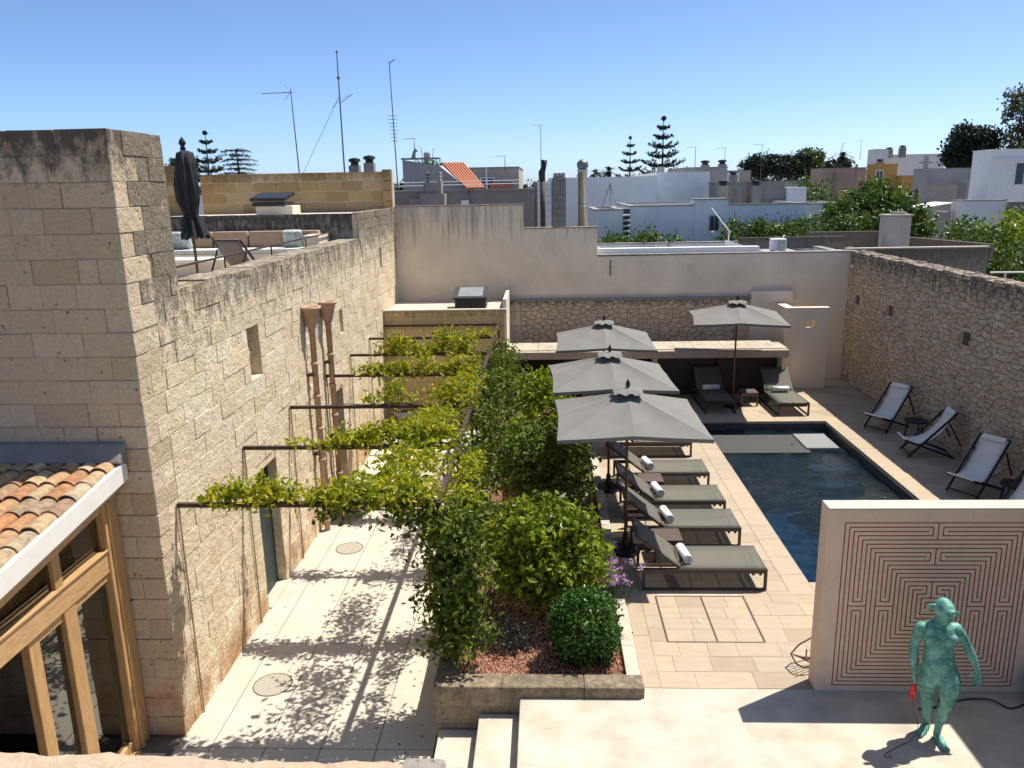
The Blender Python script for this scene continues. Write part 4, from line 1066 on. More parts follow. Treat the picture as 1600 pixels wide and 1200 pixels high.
loft([(.66,.0,.01,.12,.07),(.71,-.005,.01,.19,.115),(.78,.0,.012,.205,.13),(.88,.0,.01,.188,.118),(.98,.005,.01,.168,.104),(1.06,.01,.01,.160,.102),(1.15,.012,.01,.172,.112),(1.23,.015,.01,.186,.112),(1.29,.02,.012,.185,.095),(1.325,.03,.012,.13,.075),(1.36,.045,.005,.078,.066),(1.40,.055,-.005,.062,.064),(1.50,.07,-.01,.058,.062)])
ball((-.07,-.066,1.175), (.085,.048,.07)); ball((.105,-.066,1.17), (.085,.048,.07)); ball((.0,-.055,.90), (.125,.075,.11)); ball((-.09,.075,.76), (.105,.08,.105)); ball((.09,.075,.76), (.105,.08,.105))
ball((-.165,.01,1.275), (.066,.058,.058)); ball((.20,.01,1.265), (.066,.058,.058))
limb([(-.17,.01,1.28,.062),(-.215,.02,1.18,.056),(-.245,.03,1.10,.046),(-.262,.03,1.06,.044),(-.278,.01,.99,.047),(-.293,-.01,.90,.036),(-.305,-.03,.82,.026),(-.307,-.035,.79,.026)])
limb([(.20,.01,1.27,.062),(.275,.02,1.17,.055),(.320,.03,1.09,.045),(.338,.03,1.05,.043),(.365,.01,.98,.046),(.393,-.01,.89,.035),(.408,-.035,.82,.025),(.408,-.04,.79,.025)])
limb([(-.10,.02,.77,.105),(-.118,.03,.68,.108),(-.130,.04,.59,.094),(-.132,.05,.51,.075),(-.130,.05,.455,.063),(-.126,.07,.40,.060),(-.120,.10,.34,.063),(-.116,.12,.26,.050),(-.113,.14,.16,.036),(-.112,.15,.09,.035),(-.108,.155,.05,.036)])
limb([(.095,.01,.77,.105),(.090,-.02,.68,.110),(.068,-.05,.59,.098),(.040,-.07,.51,.077),(.022,-.075,.455,.065),(.004,-.06,.40,.061),(-.014,-.045,.34,.064),(-.030,-.035,.26,.051),(-.058,-.025,.16,.036),(-.075,-.02,.09,.035),(-.078,-.012,.05,.036)])
ball((-.130,.022,.462), (.045,.045,.05)); ball((.024,-.108,.462), (.045,.04,.05))
def foot(h, d):
    h = Vector(h); d = Vector(d).normalized(); s_ = Vector((-d.y, d.x, 0))
    fig.tube([W3(h-d*.035), W3(h), W3(h+d*.08+Vector((0,0,.006))), W3(h+d*.15-Vector((0,0,.006))), W3(h+d*.18-Vector((0,0,.012)))], [.020,.036,.038,.032,.020], 12)
    fig.tube([W3(h+d*.07+s_*.022-Vector((0,0,.008))), W3(h+d*.16+s_*.02-Vector((0,0,.015)))], [.026,.022], 10); fig.tube([W3(h+d*.07-s_*.022-Vector((0,0,.010))), W3(h+d*.15-s_*.024-Vector((0,0,.016)))], [.024,.020], 10)
    for k, (o_, l_, r_) in enumerate(((.030,.225,.0145),(.011,.222,.011),(-.006,.215,.0105),(-.021,.205,.010),(-.035,.19,.0095))):
        fig.tube([W3(h+d*.14+s_*o_-Vector((0,0,.014))), W3(h+d*(l_-.025)+s_*o_*1.1-Vector((0,0,.014))), W3(h+d*l_+s_*o_*1.1-Vector((0,0,.022)))], [r_*1.1, r_, r_*.75], 8)
foot((-.105,.15,.037), (-.80,-.60,0)); foot((-.078,-.005,.037), (-.02,-1,0))
def hand(wr, d, s_, curl, thumb):
    w = Vector(wr); d = Vector(d).normalized(); s_ = Vector(s_).normalized(); nr = d.cross(s_).normalized()
    for o_ in (-.026,-.009,.009,.026): fig.tube([W3(w), W3(w+d*.045+s_*o_*.9), W3(w+d*.088+s_*o_)], [.020,.016,.0135], 10)
    for k, (o_, L) in enumerate(((-.031,.066),(-.0105,.076),(.0105,.072),(.031,.056))):
        c = curl[k]; b0 = w+d*.082+s_*o_; fd = (d+s_*o_*5).normalized(); p1 = b0+fd*L*.45; d2 = fd*math.cos(c)+nr*math.sin(c); p2 = p1+d2*L*.34; d3 = fd*math.cos(c*1.8)+nr*math.sin(c*1.8); p3 = p2+d3*L*.26
        fig.tube([W3(b0), W3(p1), W3(p2), W3(p3)], [.0105,.0098,.009,.007], 8)
    tb = w+d*.025-s_*.022; td = (d*.75-s_*thumb+nr*.35).normalized(); t1 = tb+td*.042; t2 = t1+(td+d*.5).normalized()*.032; fig.tube([W3(tb), W3(t1), W3(t2), W3(t2+(td*.5+d*.7).normalized()*.02)], [.015,.0125,.0105,.0075], 8)
hand((.408,-.04,.80), (-.22,-.10,-1), (.55,-.8,.0), (.25,.55,.3,.1), .9)
hand((-.307,-.035,.80), (-.02,-.10,-1), (-.5,-.85,.1), (1.0,1.1,1.15,1.2), .4)
# head: sculpted from a fine sphere, turned and set on the neck
HM = Matrix.Translation(W3((.068,-.035,1.478))) @ Matrix.Rotation(math.radians(14), 4, 'Z') @ Matrix.Rotation(math.radians(6), 4, 'Y') @ Matrix.Rotation(math.radians(-15), 4, 'X')
bm = bmesh.new(); bmesh.ops.create_uvsphere(bm, u_segments=56, v_segments=40, radius=1)
for v in bm.verts:
    x, y, z = v.co; fy = max(0, -y); X, Y, Zz = x*.086, y*.106, z*.134
    if z < -.05: X *= 1-.34*min(1, (-z-.05)/.95); Y *= 1-.10*(-z)
    if z > .0: X *= 1.07; Y = Y*1.06+.006
    gs = lambda cx_, cz_, sx_, sz_: math.exp(-((x-cx_)/sx_)**2-((z-cz_)/sz_)**2)*(fy > .1)*fy
    Y -= .045*gs(0,-.24,.13,.12)+.024*gs(0,-.06,.09,.18)+.020*gs(0,.13,.60,.08)
    Y += .036*(gs(.34,-.03,.20,.09)+gs(-.34,-.03,.20,.09)); Y -= .016*(gs(.34,-.04,.10,.045)+gs(-.34,-.04,.10,.045))
    Y -= .016*gs(0,-.50,.26,.05)+.016*gs(0,-.60,.22,.05); Y += .020*gs(0,-.55,.30,.022); Y += .012*gs(0,-.69,.28,.05); Y -= .018*gs(0,-.84,.24,.11)
    Y -= .010*(gs(.52,-.28,.18,.16)+gs(-.52,-.28,.18,.16)); Y += .010*(gs(.5,-.55,.15,.15)+gs(-.5,-.55,.15,.15))
    v.co = HM @ Vector((X, Y, Zz))
bm.verts.index_update(); fig.add([v.co[:] for v in bm.verts], [tuple(q.index for q in f.verts) for f in bm.faces]); bm.free()
def ear(pts, rad):
    V = []; F = []; n = 12
    for p, r in zip(pts, rad):
        for k in range(n):
            t = 2*math.pi*k/n; V.append(W3((p[0]+.006*math.cos(t), p[1]+r*.45*math.cos(t)+(.010 if math.sin(t) < .2 else 0), p[2]+r*math.sin(t))))
    for i in range(len(pts)-1):
        for k in range(n): F.append((i*n+k, i*n+(k+1) % n, (i+1)*n+(k+1) % n, (i+1)*n+k))
    F += [tuple(range(n))[::-1], tuple((len(pts)-1)*n+k for k in range(n))]; fig.add(V, F)
ear([(.02,-.01,1.498),(-.02,-.015,1.512),(-.06,-.02,1.516),(-.095,-.02,1.512),(-.12,-.02,1.502)], [.024,.036,.040,.030,.010])
ear([(.145,-.05,1.48),(.175,-.06,1.472),(.205,-.065,1.460),(.235,-.065,1.446)], [.022,.032,.026,.009])
body = fig.build('body', VG, sta, True)
md = body.modifiers.new('fuse', 'REMESH'); md.mode = 'VOXEL'; md.voxel_size = .0052; md.use_smooth_shade = True
md = body.modifiers.new('soften', 'SMOOTH'); md.factor = .5; md.iterations = 5
bpy.context.view_layer.update(); _me = bpy.data.meshes.new_from_object(body.evaluated_get(bpy.context.evaluated_depsgraph_get()))
body.modifiers.clear(); body.data = _me; _me.materials.clear(); _me.materials.append(VG)
for p in _me.polygons: p.use_smooth = True
# red rattle with its cord, held in the hand
rd = plain('red_lacquer', (.62,.015,.012), .4, var=.15)
rt = thing('red_rattle', 'bright red handle with tassel held by the green statue', 'rattle', (3.705, sy-.06, .50))
hx, hy = 3.705, sy-.055
MB().tube([(hx,hy,.76),(hx,hy-.004,.68)], .011, 8).build('handle', M['black'], rt)
MB().lathe([(.0,.0),(.022,.0),(.030,.03),(.026,.10),(.012,.14),(.0,.14)], (hx,hy-.005,.56), 12).build('bulb', rd, rt, True)
for k in range(9):
    a = k*.7; MB().tube([(hx+.012*math.cos(a),hy-.005+.012*math.sin(a),.57),(hx+.022*math.cos(a)-.006,hy+.02*math.sin(a),.52),(hx+.026*math.cos(a)-.01,hy+.024*math.sin(a),.49+.01*(k % 3))], .004, 5).build('tassel_strand', rd, rt)
tag(MB().tube(smoothpath([(hx,hy,.56),(hx+.005,hy-.02,.44),(hx+.03,hy-.03,.34),(hx+.075,hy-.03,.22),(hx+.07,hy-.02,.10),(hx+.05,hy-.0,.03),(hx+.03,hy-.01,.008),(hx-.10,hy-.08,.008),(hx-.28,hy-.19,.008),(hx-.33,hy-.25,.008),(hx-.27,hy-.27,.012),(hx-.28,hy-.22,.01)]), .003, 6).build('thin_cord', plain('dark_red_cord', (.10,.02,.015), .6), None, True), 'thin dark red cord hanging from the red rattle onto the terrace', 'cord')
# ------------------------------------------------------------------ foliage
def leaf_cloud(P, L, W=.5, up=.5, fold=.18, rng=NR):
    """one folded diamond leaf at each point; L = leaf lengths"""
    n = len(P); L = np.broadcast_to(L, (n,))[:,None]
    d = rng.normal(size=(n,3)); d[:,2] -= .25; d /= np.linalg.norm(d, axis=1)[:,None]
    nn = rng.normal(size=(n,3))*(1-up*.6); nn[:,2] += up*1.4; nn -= d*(nn*d).sum(1)[:,None]; nn /= np.linalg.norm(nn, axis=1)[:,None]+1e-9
    s = np.cross(d, nn)
    a = P-d*L*.5; b = P+s*L*W*.5+nn*L*fold*.4; c = P+d*L*.5-nn*L*fold*.5; e = P-s*L*W*.5+nn*L*fold*.4
    V = np.stack([a,b,c,e], 1).reshape(-1,3); F = np.arange(4*n).reshape(-1,4)
    return V, F
def clumps(c, r, nclump, per, spread, rng=NR, shell=.5, flat=1.0):
    """points gathered in clumps inside an ellipsoid (c, r)"""
    u = rng.normal(size=(nclump,3)); u /= np.linalg.norm(u, axis=1)[:,None]
    q = (shell+(1-shell)*rng.random(nclump))[:,None]
    C = np.array(c)+u*q*np.array(r)
    P = np.repeat(C, per, 0)+rng.normal(size=(nclump*per,3))*spread*np.array([1,1,flat]); return P
def foliage(name, P, L, mat, parent, W=.5, up=.5, kind='stuff'):
    V, F = leaf_cloud(P, L, W, up); o = raw(name, V, F, mat, parent)
    if kind: o['kind'] = kind
    return o
def limbs(parent, base, top, r, nb, spread, mat=None, name='trunk', seed=1):
    rs = random.Random(seed); m = MB(); b = Vector(base); t = Vector(top); mid = b.lerp(t, .5)+Vector((rs.uniform(-.1,.1)*spread, rs.uniform(-.1,.1)*spread, 0))
    m.tube([b, mid, t], [r, r*.75, r*.35], 8)
    for k in range(nb):
        f = rs.uniform(.25, .9); s = b.lerp(t, f); a = rs.uniform(0, 6.28); e = s+Vector((math.cos(a)*spread*rs.uniform(.5,1), math.sin(a)*spread*rs.uniform(.5,1), (t.z-b.z)*rs.uniform(.15,.45)))
        m.tube([s, s.lerp(e, .5)+Vector((0,0,.05*spread)), e], [r*.45*(1-f*.5), r*.3*(1-f*.5), r*.1], 6)
    return m.build(name, mat or M['bark'], parent, True)
def strip(p, q, n, sp, rng=NR, bend=None):
    t = rng.random(n); p = np.array(p); q = np.array(q); return p+(q-p)*t[:,None]+rng.normal(size=(n,3))*np.array(sp)
# climbing vines on the pergola: one plant for each post, trained along its bar
def vine(i, label, pts, hang, L):
    y = BY[i]; t = thing('climbing_vine', label, 'vine', (PXO+.04, y, 0), 'vines on the pergola')
    stem = MB()
    path = [(PXO+.06+.03*math.sin(z*4+i), y+.05*math.cos(z*5), z) for z in np.linspace(0, PZ, 8)]
    stem.tube(path, [.028]*4+[.02]*4, 7)
    path = [(x, y+.03*math.sin(x*4), PZ+.04+.02*math.sin(x*7)) for x in np.linspace(PXO, -3.6+.4*(i % 2), 10)]
    stem.tube(path, [.018-.0013*k for k in range(10)], 6); stem.build('stem', M['bark'], t, True)
    P = np.concatenate(pts); foliage('leaves', P, NR.uniform(L*.7, L*1.3, len(P)), M['leafvine'], t, .44, .35)
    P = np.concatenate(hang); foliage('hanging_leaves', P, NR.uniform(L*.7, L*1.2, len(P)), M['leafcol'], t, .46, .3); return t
def cs(p, q, nc, per, sp, csp):
    """clumps of leaves along a line: clump scatter csp, leaf scatter sp"""
    C = strip(p, q, nc, csp); return np.repeat(C, per, 0)+NR.normal(size=(nc*per,3))*np.array(sp)
M['leafcol'] = leafmat('vine_shade_leaves', [(.025,.055,.008), (.07,.12,.012), (.15,.20,.018), (.26,.27,.025)], .35)  # darker copy of vine_leaves, shade of the hanging columns put into its colour
TW = (.085,.085,.055)
vine(0, 'vine on the nearest pergola post with a dense hanging column of leaves', [
    cs((-1.35,8.57,2.26),(-2.5,8.6,2.26), 95, 11, TW, (0,.09,.07)), cs((-2.5,8.58,2.24),(-3.95,8.58,2.2), 48, 11, TW, (0,.05,.045)),
    cs((-3.1,8.6,2.31),(-3.8,8.6,2.26), 26, 11, TW, (0,.05,.05)), cs((-1.78,8.9,2.22),(-1.85,10.3,2.22), 85, 11, (.10,.11,.055), (.22,.10,.05)),
    cs((-1.02,8.7,2.10),(-1.02,10.4,2.10), 36, 11, TW, (.06,.05,.06))],
    [cs((-1.08,8.52,.28),(-1.14,8.52,2.15), 430, 10, (.085,.085,.08), (.17,.15,.02)), cs((-1.45,8.5,2.08),(-1.75,8.5,1.95), 22, 11, TW, (.1,.05,.08)), cs((-2.2,8.5,2.08),(-3.0,8.5,2.0), 9, 10, (.06,.05,.07), (.1,.03,.05))], .105)
vine(1, 'vine on the second pergola post, leaves spilling over its cross bar', [
    cs((-1.3,10.68,2.28),(-2.6,10.72,2.30), 105, 11, TW, (0,.10,.08)), cs((-2.5,10.7,2.24),(-3.1,10.7,2.2), 26, 11, TW, (0,.06,.05)), cs((-3.1,10.7,2.17),(-3.7,10.7,2.17), 6, 9, (.07,.05,.04), (0,.04,.03)),
    cs((-1.68,11.0,2.23),(-1.75,12.2,2.25), 60, 11, (.10,.12,.06), (.17,.08,.05))],
    [cs((-1.0,10.6,.5),(-1.12,10.65,2.15), 150, 10, (.10,.11,.09), (.15,.15,0))], .105)
vine(2, 'vine on the third pergola post with yellow green shoots', [
    cs((-1.3,12.85,2.30),(-1.9,12.9,2.36), 42, 11, (.10,.10,.08), (0,.08,.10)), cs((-2.5,12.85,2.4),(-2.6,12.85,2.45), 9, 11, (.09,.08,.08), (.04,.04,.05)), cs((-2.0,12.9,2.22),(-3.0,12.9,2.2), 16, 10, TW, (0,.05,.04)),
    cs((-1.35,13.2,2.24),(-1.4,14.8,2.24), 26, 11, (.10,.12,.06), (.10,.06,.05))],
    [cs((-.98,12.8,.6),(-1.1,12.8,2.15), 120, 10, (.12,.12,.1), (.17,.15,0))], .11)
vine(3, 'vine on the fourth pergola post, thin golden growth along its bar', [
    cs((-1.5,15.12,2.25),(-3.7,15.12,2.23), 62, 11, (.09,.06,.055), (0,.04,.045)), cs((-2.35,15.1,2.42),(-2.45,15.1,2.48), 9, 11, (.10,.08,.09), (.05,.05,.05)), cs((-1.35,15.1,2.36),(-1.8,15.1,2.3), 20, 11, (.10,.09,.11), (0,.05,.06))],
    [cs((-.98,15.1,.7),(-1.08,15.1,2.15), 120, 10, (.14,.14,.1), (.18,.17,0))], .115)
vine(4, 'vine on the fifth pergola post forming a leafy hump on its bar', [
    cs((-1.7,17.12,2.26),(-3.75,17.12,2.24), 62, 11, (.09,.08,.06), (0,.05,.05)), cs((-1.6,17.15,2.48),(-2.4,17.15,2.44), 36, 11, (.12,.10,.11), (0,.07,.08)), cs((-3.1,17.1,2.42),(-3.4,17.1,2.40), 12, 11, (.11,.1,.08), (0,.05,.05))],
    [cs((-.95,17.1,.8),(-1.08,17.1,2.1), 110, 10, (.15,.14,.1), (.18,.17,0))], .12)
vine(5, 'vine climbing the far post beside the golden outbuilding', [
    cs((-1.3,19.05,2.24),(-1.7,19.05,2.22), 6, 11, (.09,.08,.06), (0,.05,.04))],
    [cs((-.92,19.0,.9),(-1.05,19.0,1.95), 90, 10, (.15,.14,.1), (.17,.17,0))], .12)
# shrubs in the bed
def shrub(name, label, cat, base, c, r, nclump, per, sp, L, mat, shell=.6, nb=7, W=.5, up=.45, extra=None, group=None, rt=.04):
    t = thing(name, label, cat, base, group)
    limbs(t, base, (c[0], c[1], c[2]+r[2]*.3), rt, nb, r[0]*.8, name='stems', seed=int(base[1]*10))
    P = clumps(c, r, nclump, per, sp, shell=shell); P = P[P[:,2] > base[2]+.03]
    if extra is not None: P = np.concatenate([P]+extra)
    foliage('leaves', P, NR.uniform(L*.7, L*1.25, len(P)), M[mat], t, W, up); return t
shrub('citrus_shrub', 'bright green bushy citrus shrub behind the round box ball', 'shrub', (.05,9.75,-.03), (-.02,10.0,.78), (.80,.85,.52), 230, 15, .085, .125, 'leafcitrus', .62,
      extra=[clumps((-.05,10.0,.88), (.78,.75,.48), 190, 12, .07, shell=.85)]+[np.repeat(np.array([(-.02+q*.62*math.cos(w), 10.0+q*.62*math.sin(w), 1.16+hh+.12*(1-q))]), 16, 0)+NR.normal(size=(16,3))*.07 for q, w, hh in [(random.random()**.5, random.uniform(0, 6.28), random.uniform(.05, .26)) for _ in range(46)]])
shrub('citrus_shrub', 'tall dark glossy shrub growing beneath the middle of the pergola beam', 'shrub', (.15,12.6,-.03), (.14,12.75,.98), (.64,.95,.92), 190, 16, .095, .11, 'leafdark', .6,
      extra=[clumps((-.25,12.3,1.35), (.45,.5,.55), 80, 15, .08, shell=.8)])
shrub('citrus_shrub', 'bright shrub left of the middle parasol with pale young leaves', 'shrub', (-.35,13.4,-.03), (-.30,13.3,1.1), (.48,.55,.75), 150, 14, .08, .125, 'leafcitrus', .65)
shrub('citrus_shrub', 'sunlit shrub rising in front of the low pavilion', 'shrub', (.05,16.4,-.03), (-.1,16.3,1.0), (.60,.8,.95), 190, 15, .095, .13, 'leafcitrus', .6)
shrub('bay_shrub', 'dark shrub tucked between the two nearer parasols and the pergola', 'shrub', (.5,14.7,-.03), (.38,14.7,.6), (.45,.7,.55), 90, 15, .09, .11, 'leafdark', .6)
# clipped box ball: dense shell of small leaves
bb = thing('box_ball', 'clipped round box shrub at the front right corner of the planter', 'shrub', (.44,8.78,-.03), None)
limbs(bb, (.44,8.78,-.03), (.44,8.78,.45), .03, 8, .28, name='stems', seed=5)
u = NR.normal(size=(430,3)); u /= np.linalg.norm(u, axis=1)[:,None]; bump_ = 1+.07*np.sin(u[:,0]*5+1)*np.cos(u[:,2]*4+u[:,1]*3)
C = np.array((.44,8.78,.44))+u*bump_[:,None]*np.array((.43,.43,.47))*NR.uniform(.86,1.0,430)[:,None]
P = np.repeat(C, 15, 0)+NR.normal(size=(430*15,3))*.032; P = P[P[:,2] > .0]
foliage('leaves', P, NR.uniform(.035,.06,len(P)), M['leafbox'], bb, .62, .4)
P = clumps((.44,8.78,.42), (.36,.36,.40), 150, 10, .05, shell=.3); foliage('inner_leaves', P, .06, M['leafdark'], bb, .6)
sh = thing('silver_shrub', 'small silvery shrub on the gravel behind the first vine', 'shrub', (-.48,9.0,-.03))
limbs(sh, (-.48,9.0,-.03), (-.48,9.0,.25), .015, 6, .2, name='stems', seed=6)
P = clumps((-.46,9.05,.20), (.27,.27,.20), 60, 10, .05, shell=.3); P = P[P[:,2] > 0]; foliage('leaves', P, NR.uniform(.04,.07,len(P)), M['leafsilver'], sh, .35)
sh = thing('flax_clump', 'strappy clump beside the shaded lounger backs', 'plant', (.55,12.0,-.03))
m = MB(); rs = random.Random(9)
for k in range(40):
    a = rs.uniform(0,6.28); l_ = rs.uniform(.3,.6); q = Vector((math.cos(a), math.sin(a), 0)); b = Vector((.62,11.75,-.03)); s = q.cross(Vector((0,0,1)))*.012
    m.add([b-s, b+s, b+q*l_*.45+Vector((0,0,l_))+s, b+q*l_*.45+Vector((0,0,l_))-s, b+q*l_*.95+Vector((0,0,l_*.85))], [(0,1,2,3),(3,2,4)])
o = m.build('blades', M['leaftree'], sh); o['kind'] = 'stuff'
# tall lilac flowers
fl = thing('society_garlic', 'clump of lilac flower heads on tall stems beside the box ball', 'flowers', (.80,10.25,-.03))
m = MB(); heads = []
for k in range(64):
    x, y = .80+rs.gauss(0,.13), 10.28+rs.gauss(0,.18); h = rs.uniform(.32,.62); lx = x+rs.gauss(0,.07); ly = y+rs.gauss(0,.05)
    m.tube([(x,y,-.03),((x+lx)/2,(y+ly)/2,h*.6),(lx,ly,h)], .004, 4); heads.append((lx,ly,h))
m.build('stalks', M['leafbox'], fl)
P = np.repeat(np.array(heads), 22, 0)+NR.normal(size=(len(heads)*22,3))*.027
o = foliage('flower_heads', P, NR.uniform(.03,.055,len(P)), M['petal'], fl, .6, .3)
m = MB()
for k in range(110):
    x, y = .80+rs.gauss(0,.17), 10.25+rs.gauss(0,.2); a = rs.uniform(0,6.28); l_ = rs.uniform(.2,.38)
    m.add([(x-.004,y,-.03),(x+.004,y,-.03),(x+math.cos(a)*l_*.4,y+math.sin(a)*l_*.4,l_)], [(0,1,2)])
o = m.build('blades', M['leafbox'], fl); o['kind'] = 'stuff'
# fallen leaves on the courtyard floor
P = np.stack([NR.uniform(-4.2,-1.45,110), NR.uniform(7.3,16,110), np.full(110, ZC+.012)], 1); P[:55,0] = -1.5-np.abs(NR.normal(size=55))*.5
V, F = leaf_cloud(P, NR.uniform(.04,.075,110), .5, 1.0); V[:,2] = ZC+.006+np.abs(V[:,2]-ZC-.012)*.25
tag(raw('fallen_leaves', V, F, M['leafvine']), 'scattered fallen vine leaves on the courtyard slabs', 'leaves', kind='stuff')
# ------------------------------------------------------------------ wire drum tables in the courtyard
def drum(label, loc):
    t = thing('wire_drum_table', label, 'table', (0,0,0), 'ribbed courtyard tables'); wm = plain('pale_rods', (.36,.33,.25), .6)
    for k in range(30):
        a = 2*math.pi*k/30; MB().tube([(.26*math.cos(a),.26*math.sin(a),.02),(.29*math.cos(a),.29*math.sin(a),.50)], .009, 5).build('rod', wm, t)
    MB().lathe([(.0,.50),(.40,.50),(.41,.52),(.40,.535),(.0,.535)], (0,0,0), 28).build('top', plain('dark_top', (.06,.05,.045), .5), t)
    MB().lathe([(.25,0),(.27,0),(.27,.025),(.25,.025)], (0,0,0), 24).build('ring', wm, t); t.location = loc; return t
dt = drum('ribbed drum table standing against the golden outbuilding', (-3.62, 20.2, ZC))
dup(dt, (-3.85, 14.75, ZC), 0, 'ribbed drum table beside the nearer terracotta downpipe')
# ------------------------------------------------------------------ roof terrace furniture
RZ = 3.95
sf = thing('outdoor_sofa', 'long built in rooftop sofa with tan back cushions', 'sofa', (-7, 18.2, RZ))
MB().box(-9.6, -5.35, 17.72, 18.66, RZ, 4.33).build('base', M['plaster_k'], sf, bevel=.01)
MB().box(-5.34, -5.0, 17.75, 18.66, RZ, 4.70).build('arm', M['plaster_k'], sf, bevel=.01)
ct = plain('tan_cushion', (.38,.25,.16), .9, var=.1); cw = plain('pale_cushion', (.55,.55,.50), .9, var=.1); cd = plain('floral_cushion', (.42,.46,.42), .9, var=.45, scale=14)
for k in range(5): MB().box(-9.3+.83*k, -9.3+.83*k+.80, 18.40, 18.62, 4.42, 4.78).build('back_cushion', ct, sf, bevel=.04, seg=2)
for a, b in ((-9.5,-7.8), (-7.79,-6.6), (-6.59,-5.37)): MB().box(a, b, 17.70, 18.39, 4.335, 4.42).build('seat_cushion', cw, sf, bevel=.03, seg=2)
for x, y, rz_, lab in ((-8.55,18.15,.2,'pale patterned cushion at the left end of the rooftop sofa'), (-8.2,18.12,-.2,'pale patterned cushion second from the left on the rooftop sofa'), (-5.72,18.2,.3,'pale patterned cushion leaning on the rooftop sofa arm')):
    o = MB().box(-.21,.21,-.07,.07,0,.40).build('cushion', cd, None, True, bevel=.06, seg=3); o.location = (x, y, 4.43); o.rotation_euler = (.35, 0, rz_); tag(o, lab, 'cushion', 'patterned cushions')
cu = thing('closed_parasol', 'closed black parasol standing on the roof terrace', 'parasol', (-5.93, 13.5, RZ))
def uc(z): return (-5.93+.012*(z-RZ)*-1, 13.5, z)
MB().tube([uc(RZ), uc(6.5)], .024, 10).build('pole', M['teak'], cu, True)
MB().lathe([(0,0),(.25,0),(.25,.06),(.05,.07),(.04,.3),(0,.3)], (-5.93,13.5,RZ), 18).build('base', M['black'], cu)
V = []; F = []; n = 36; prof = [(6.34,.05),(6.30,.135),(6.1,.15),(5.8,.175),(5.55,.165),(5.38,.115),(5.30,.10),(5.2,.135),(5.0,.185),(4.93,.20)]
for i, (z, r) in enumerate(prof):
    for k in range(n):
        a = 2*math.pi*k/n; q = r*(1+(.24*math.sin(a*8+z*2.2)+.10*math.sin(a*3+z*4))*(0 if i == 0 else min(1, .3+.14*i))); V.append((-5.93+q*math.cos(a)+.02*math.sin(z*3), 13.5+q*math.sin(a), z+(.04*math.sin(a*8) if i == len(prof)-1 else 0)))
for i in range(len(prof)-1):
    for k in range(n): F.append((i*n+k, i*n+(k+1) % n, (i+1)*n+(k+1) % n, (i+1)*n+k))
F.append(tuple(range(n)))
MB().add(V, F).build('furled_canopy', M['closed'], cu, True)
MB().lathe([(.03,-.02),(.05,.0),(.03,.05),(.06,.09),(.045,.14),(.01,.19),(0,.2)], (-5.95,13.5,6.36), 12).build('finial', M['closed'], cu, True)
d5 = deckchair('grey deck chair seen from behind on the roof terrace', 'rooftop deck chairs', plain('grey_mesh', (.20,.18,.16), .8)); d5.location = (-5.75, 15.2, RZ); d5.rotation_euler = (0,0,math.radians(78)); d5.scale = (1.0,1.0,.86)
rt_ = thing('terrace_table', 'low pale masonry table behind the closed parasol', 'table', (-6.8, 16.4, RZ))
MB().box(-7.9, -6.5, 16.3, 17.0, 4.27, 4.33).build('top', M['white'], rt_, bevel=.01); MB().box(-7.7, -6.7, 16.4, 16.9, RZ, 4.265).build('base', M['plaster_k'], rt_)
rl = thing('terrace_railing', 'thin rusty handrail along the roof terrace parapet', 'railing', (-4.95, 14, RZ))
MB().tube([(-4.95, 9.5, 4.69), (-4.95, 18.6, 4.72)], .016, 8).build('handrail', M['steel'], rl)
for y in (10.1, 12.28, 14.45, 16.6, 18.5): MB().tube([(-4.95, y, RZ), (-4.95, y, 4.69)], .014, 8).build('post', M['steel'], rl)
tb = thing('black_tub', 'black plastic tub against the tower on the roof terrace', 'tub', (-5.1, 9.9, RZ))
MB().lathe([(0,0),(.22,0),(.28,.5),(.30,.52),(.26,.52),(.2,.05),(0,.05)], (-5.1,9.75,RZ), 18).build('shell', M['black'], tb, True)
MB().lathe([(.30,.49),(.31,.5),(.31,.53),(.30,.54)], (-5.1,9.75,RZ), 18).build('rim', M['black'], tb, True)
vb = thing('roof_vent', 'dark skylight box on a pale upstand on the upper roof', 'skylight', (-6.9, 20.9, 5.05))
MB().box(-7.4, -6.45, 20.7, 21.4, 5.05, 5.30).build('upstand', M['plaster_k'], vb, bevel=.01)
MB().box(-7.46, -6.62, 20.62, 21.45, 5.302, 5.40).build('frame', M['black'], vb, bevel=.01); MB().prism([(20.6,5.42),(21.5,5.56),(21.5,5.64),(20.6,5.50)], 'x', -7.5, -6.6).build('open_lid', M['black'], vb)
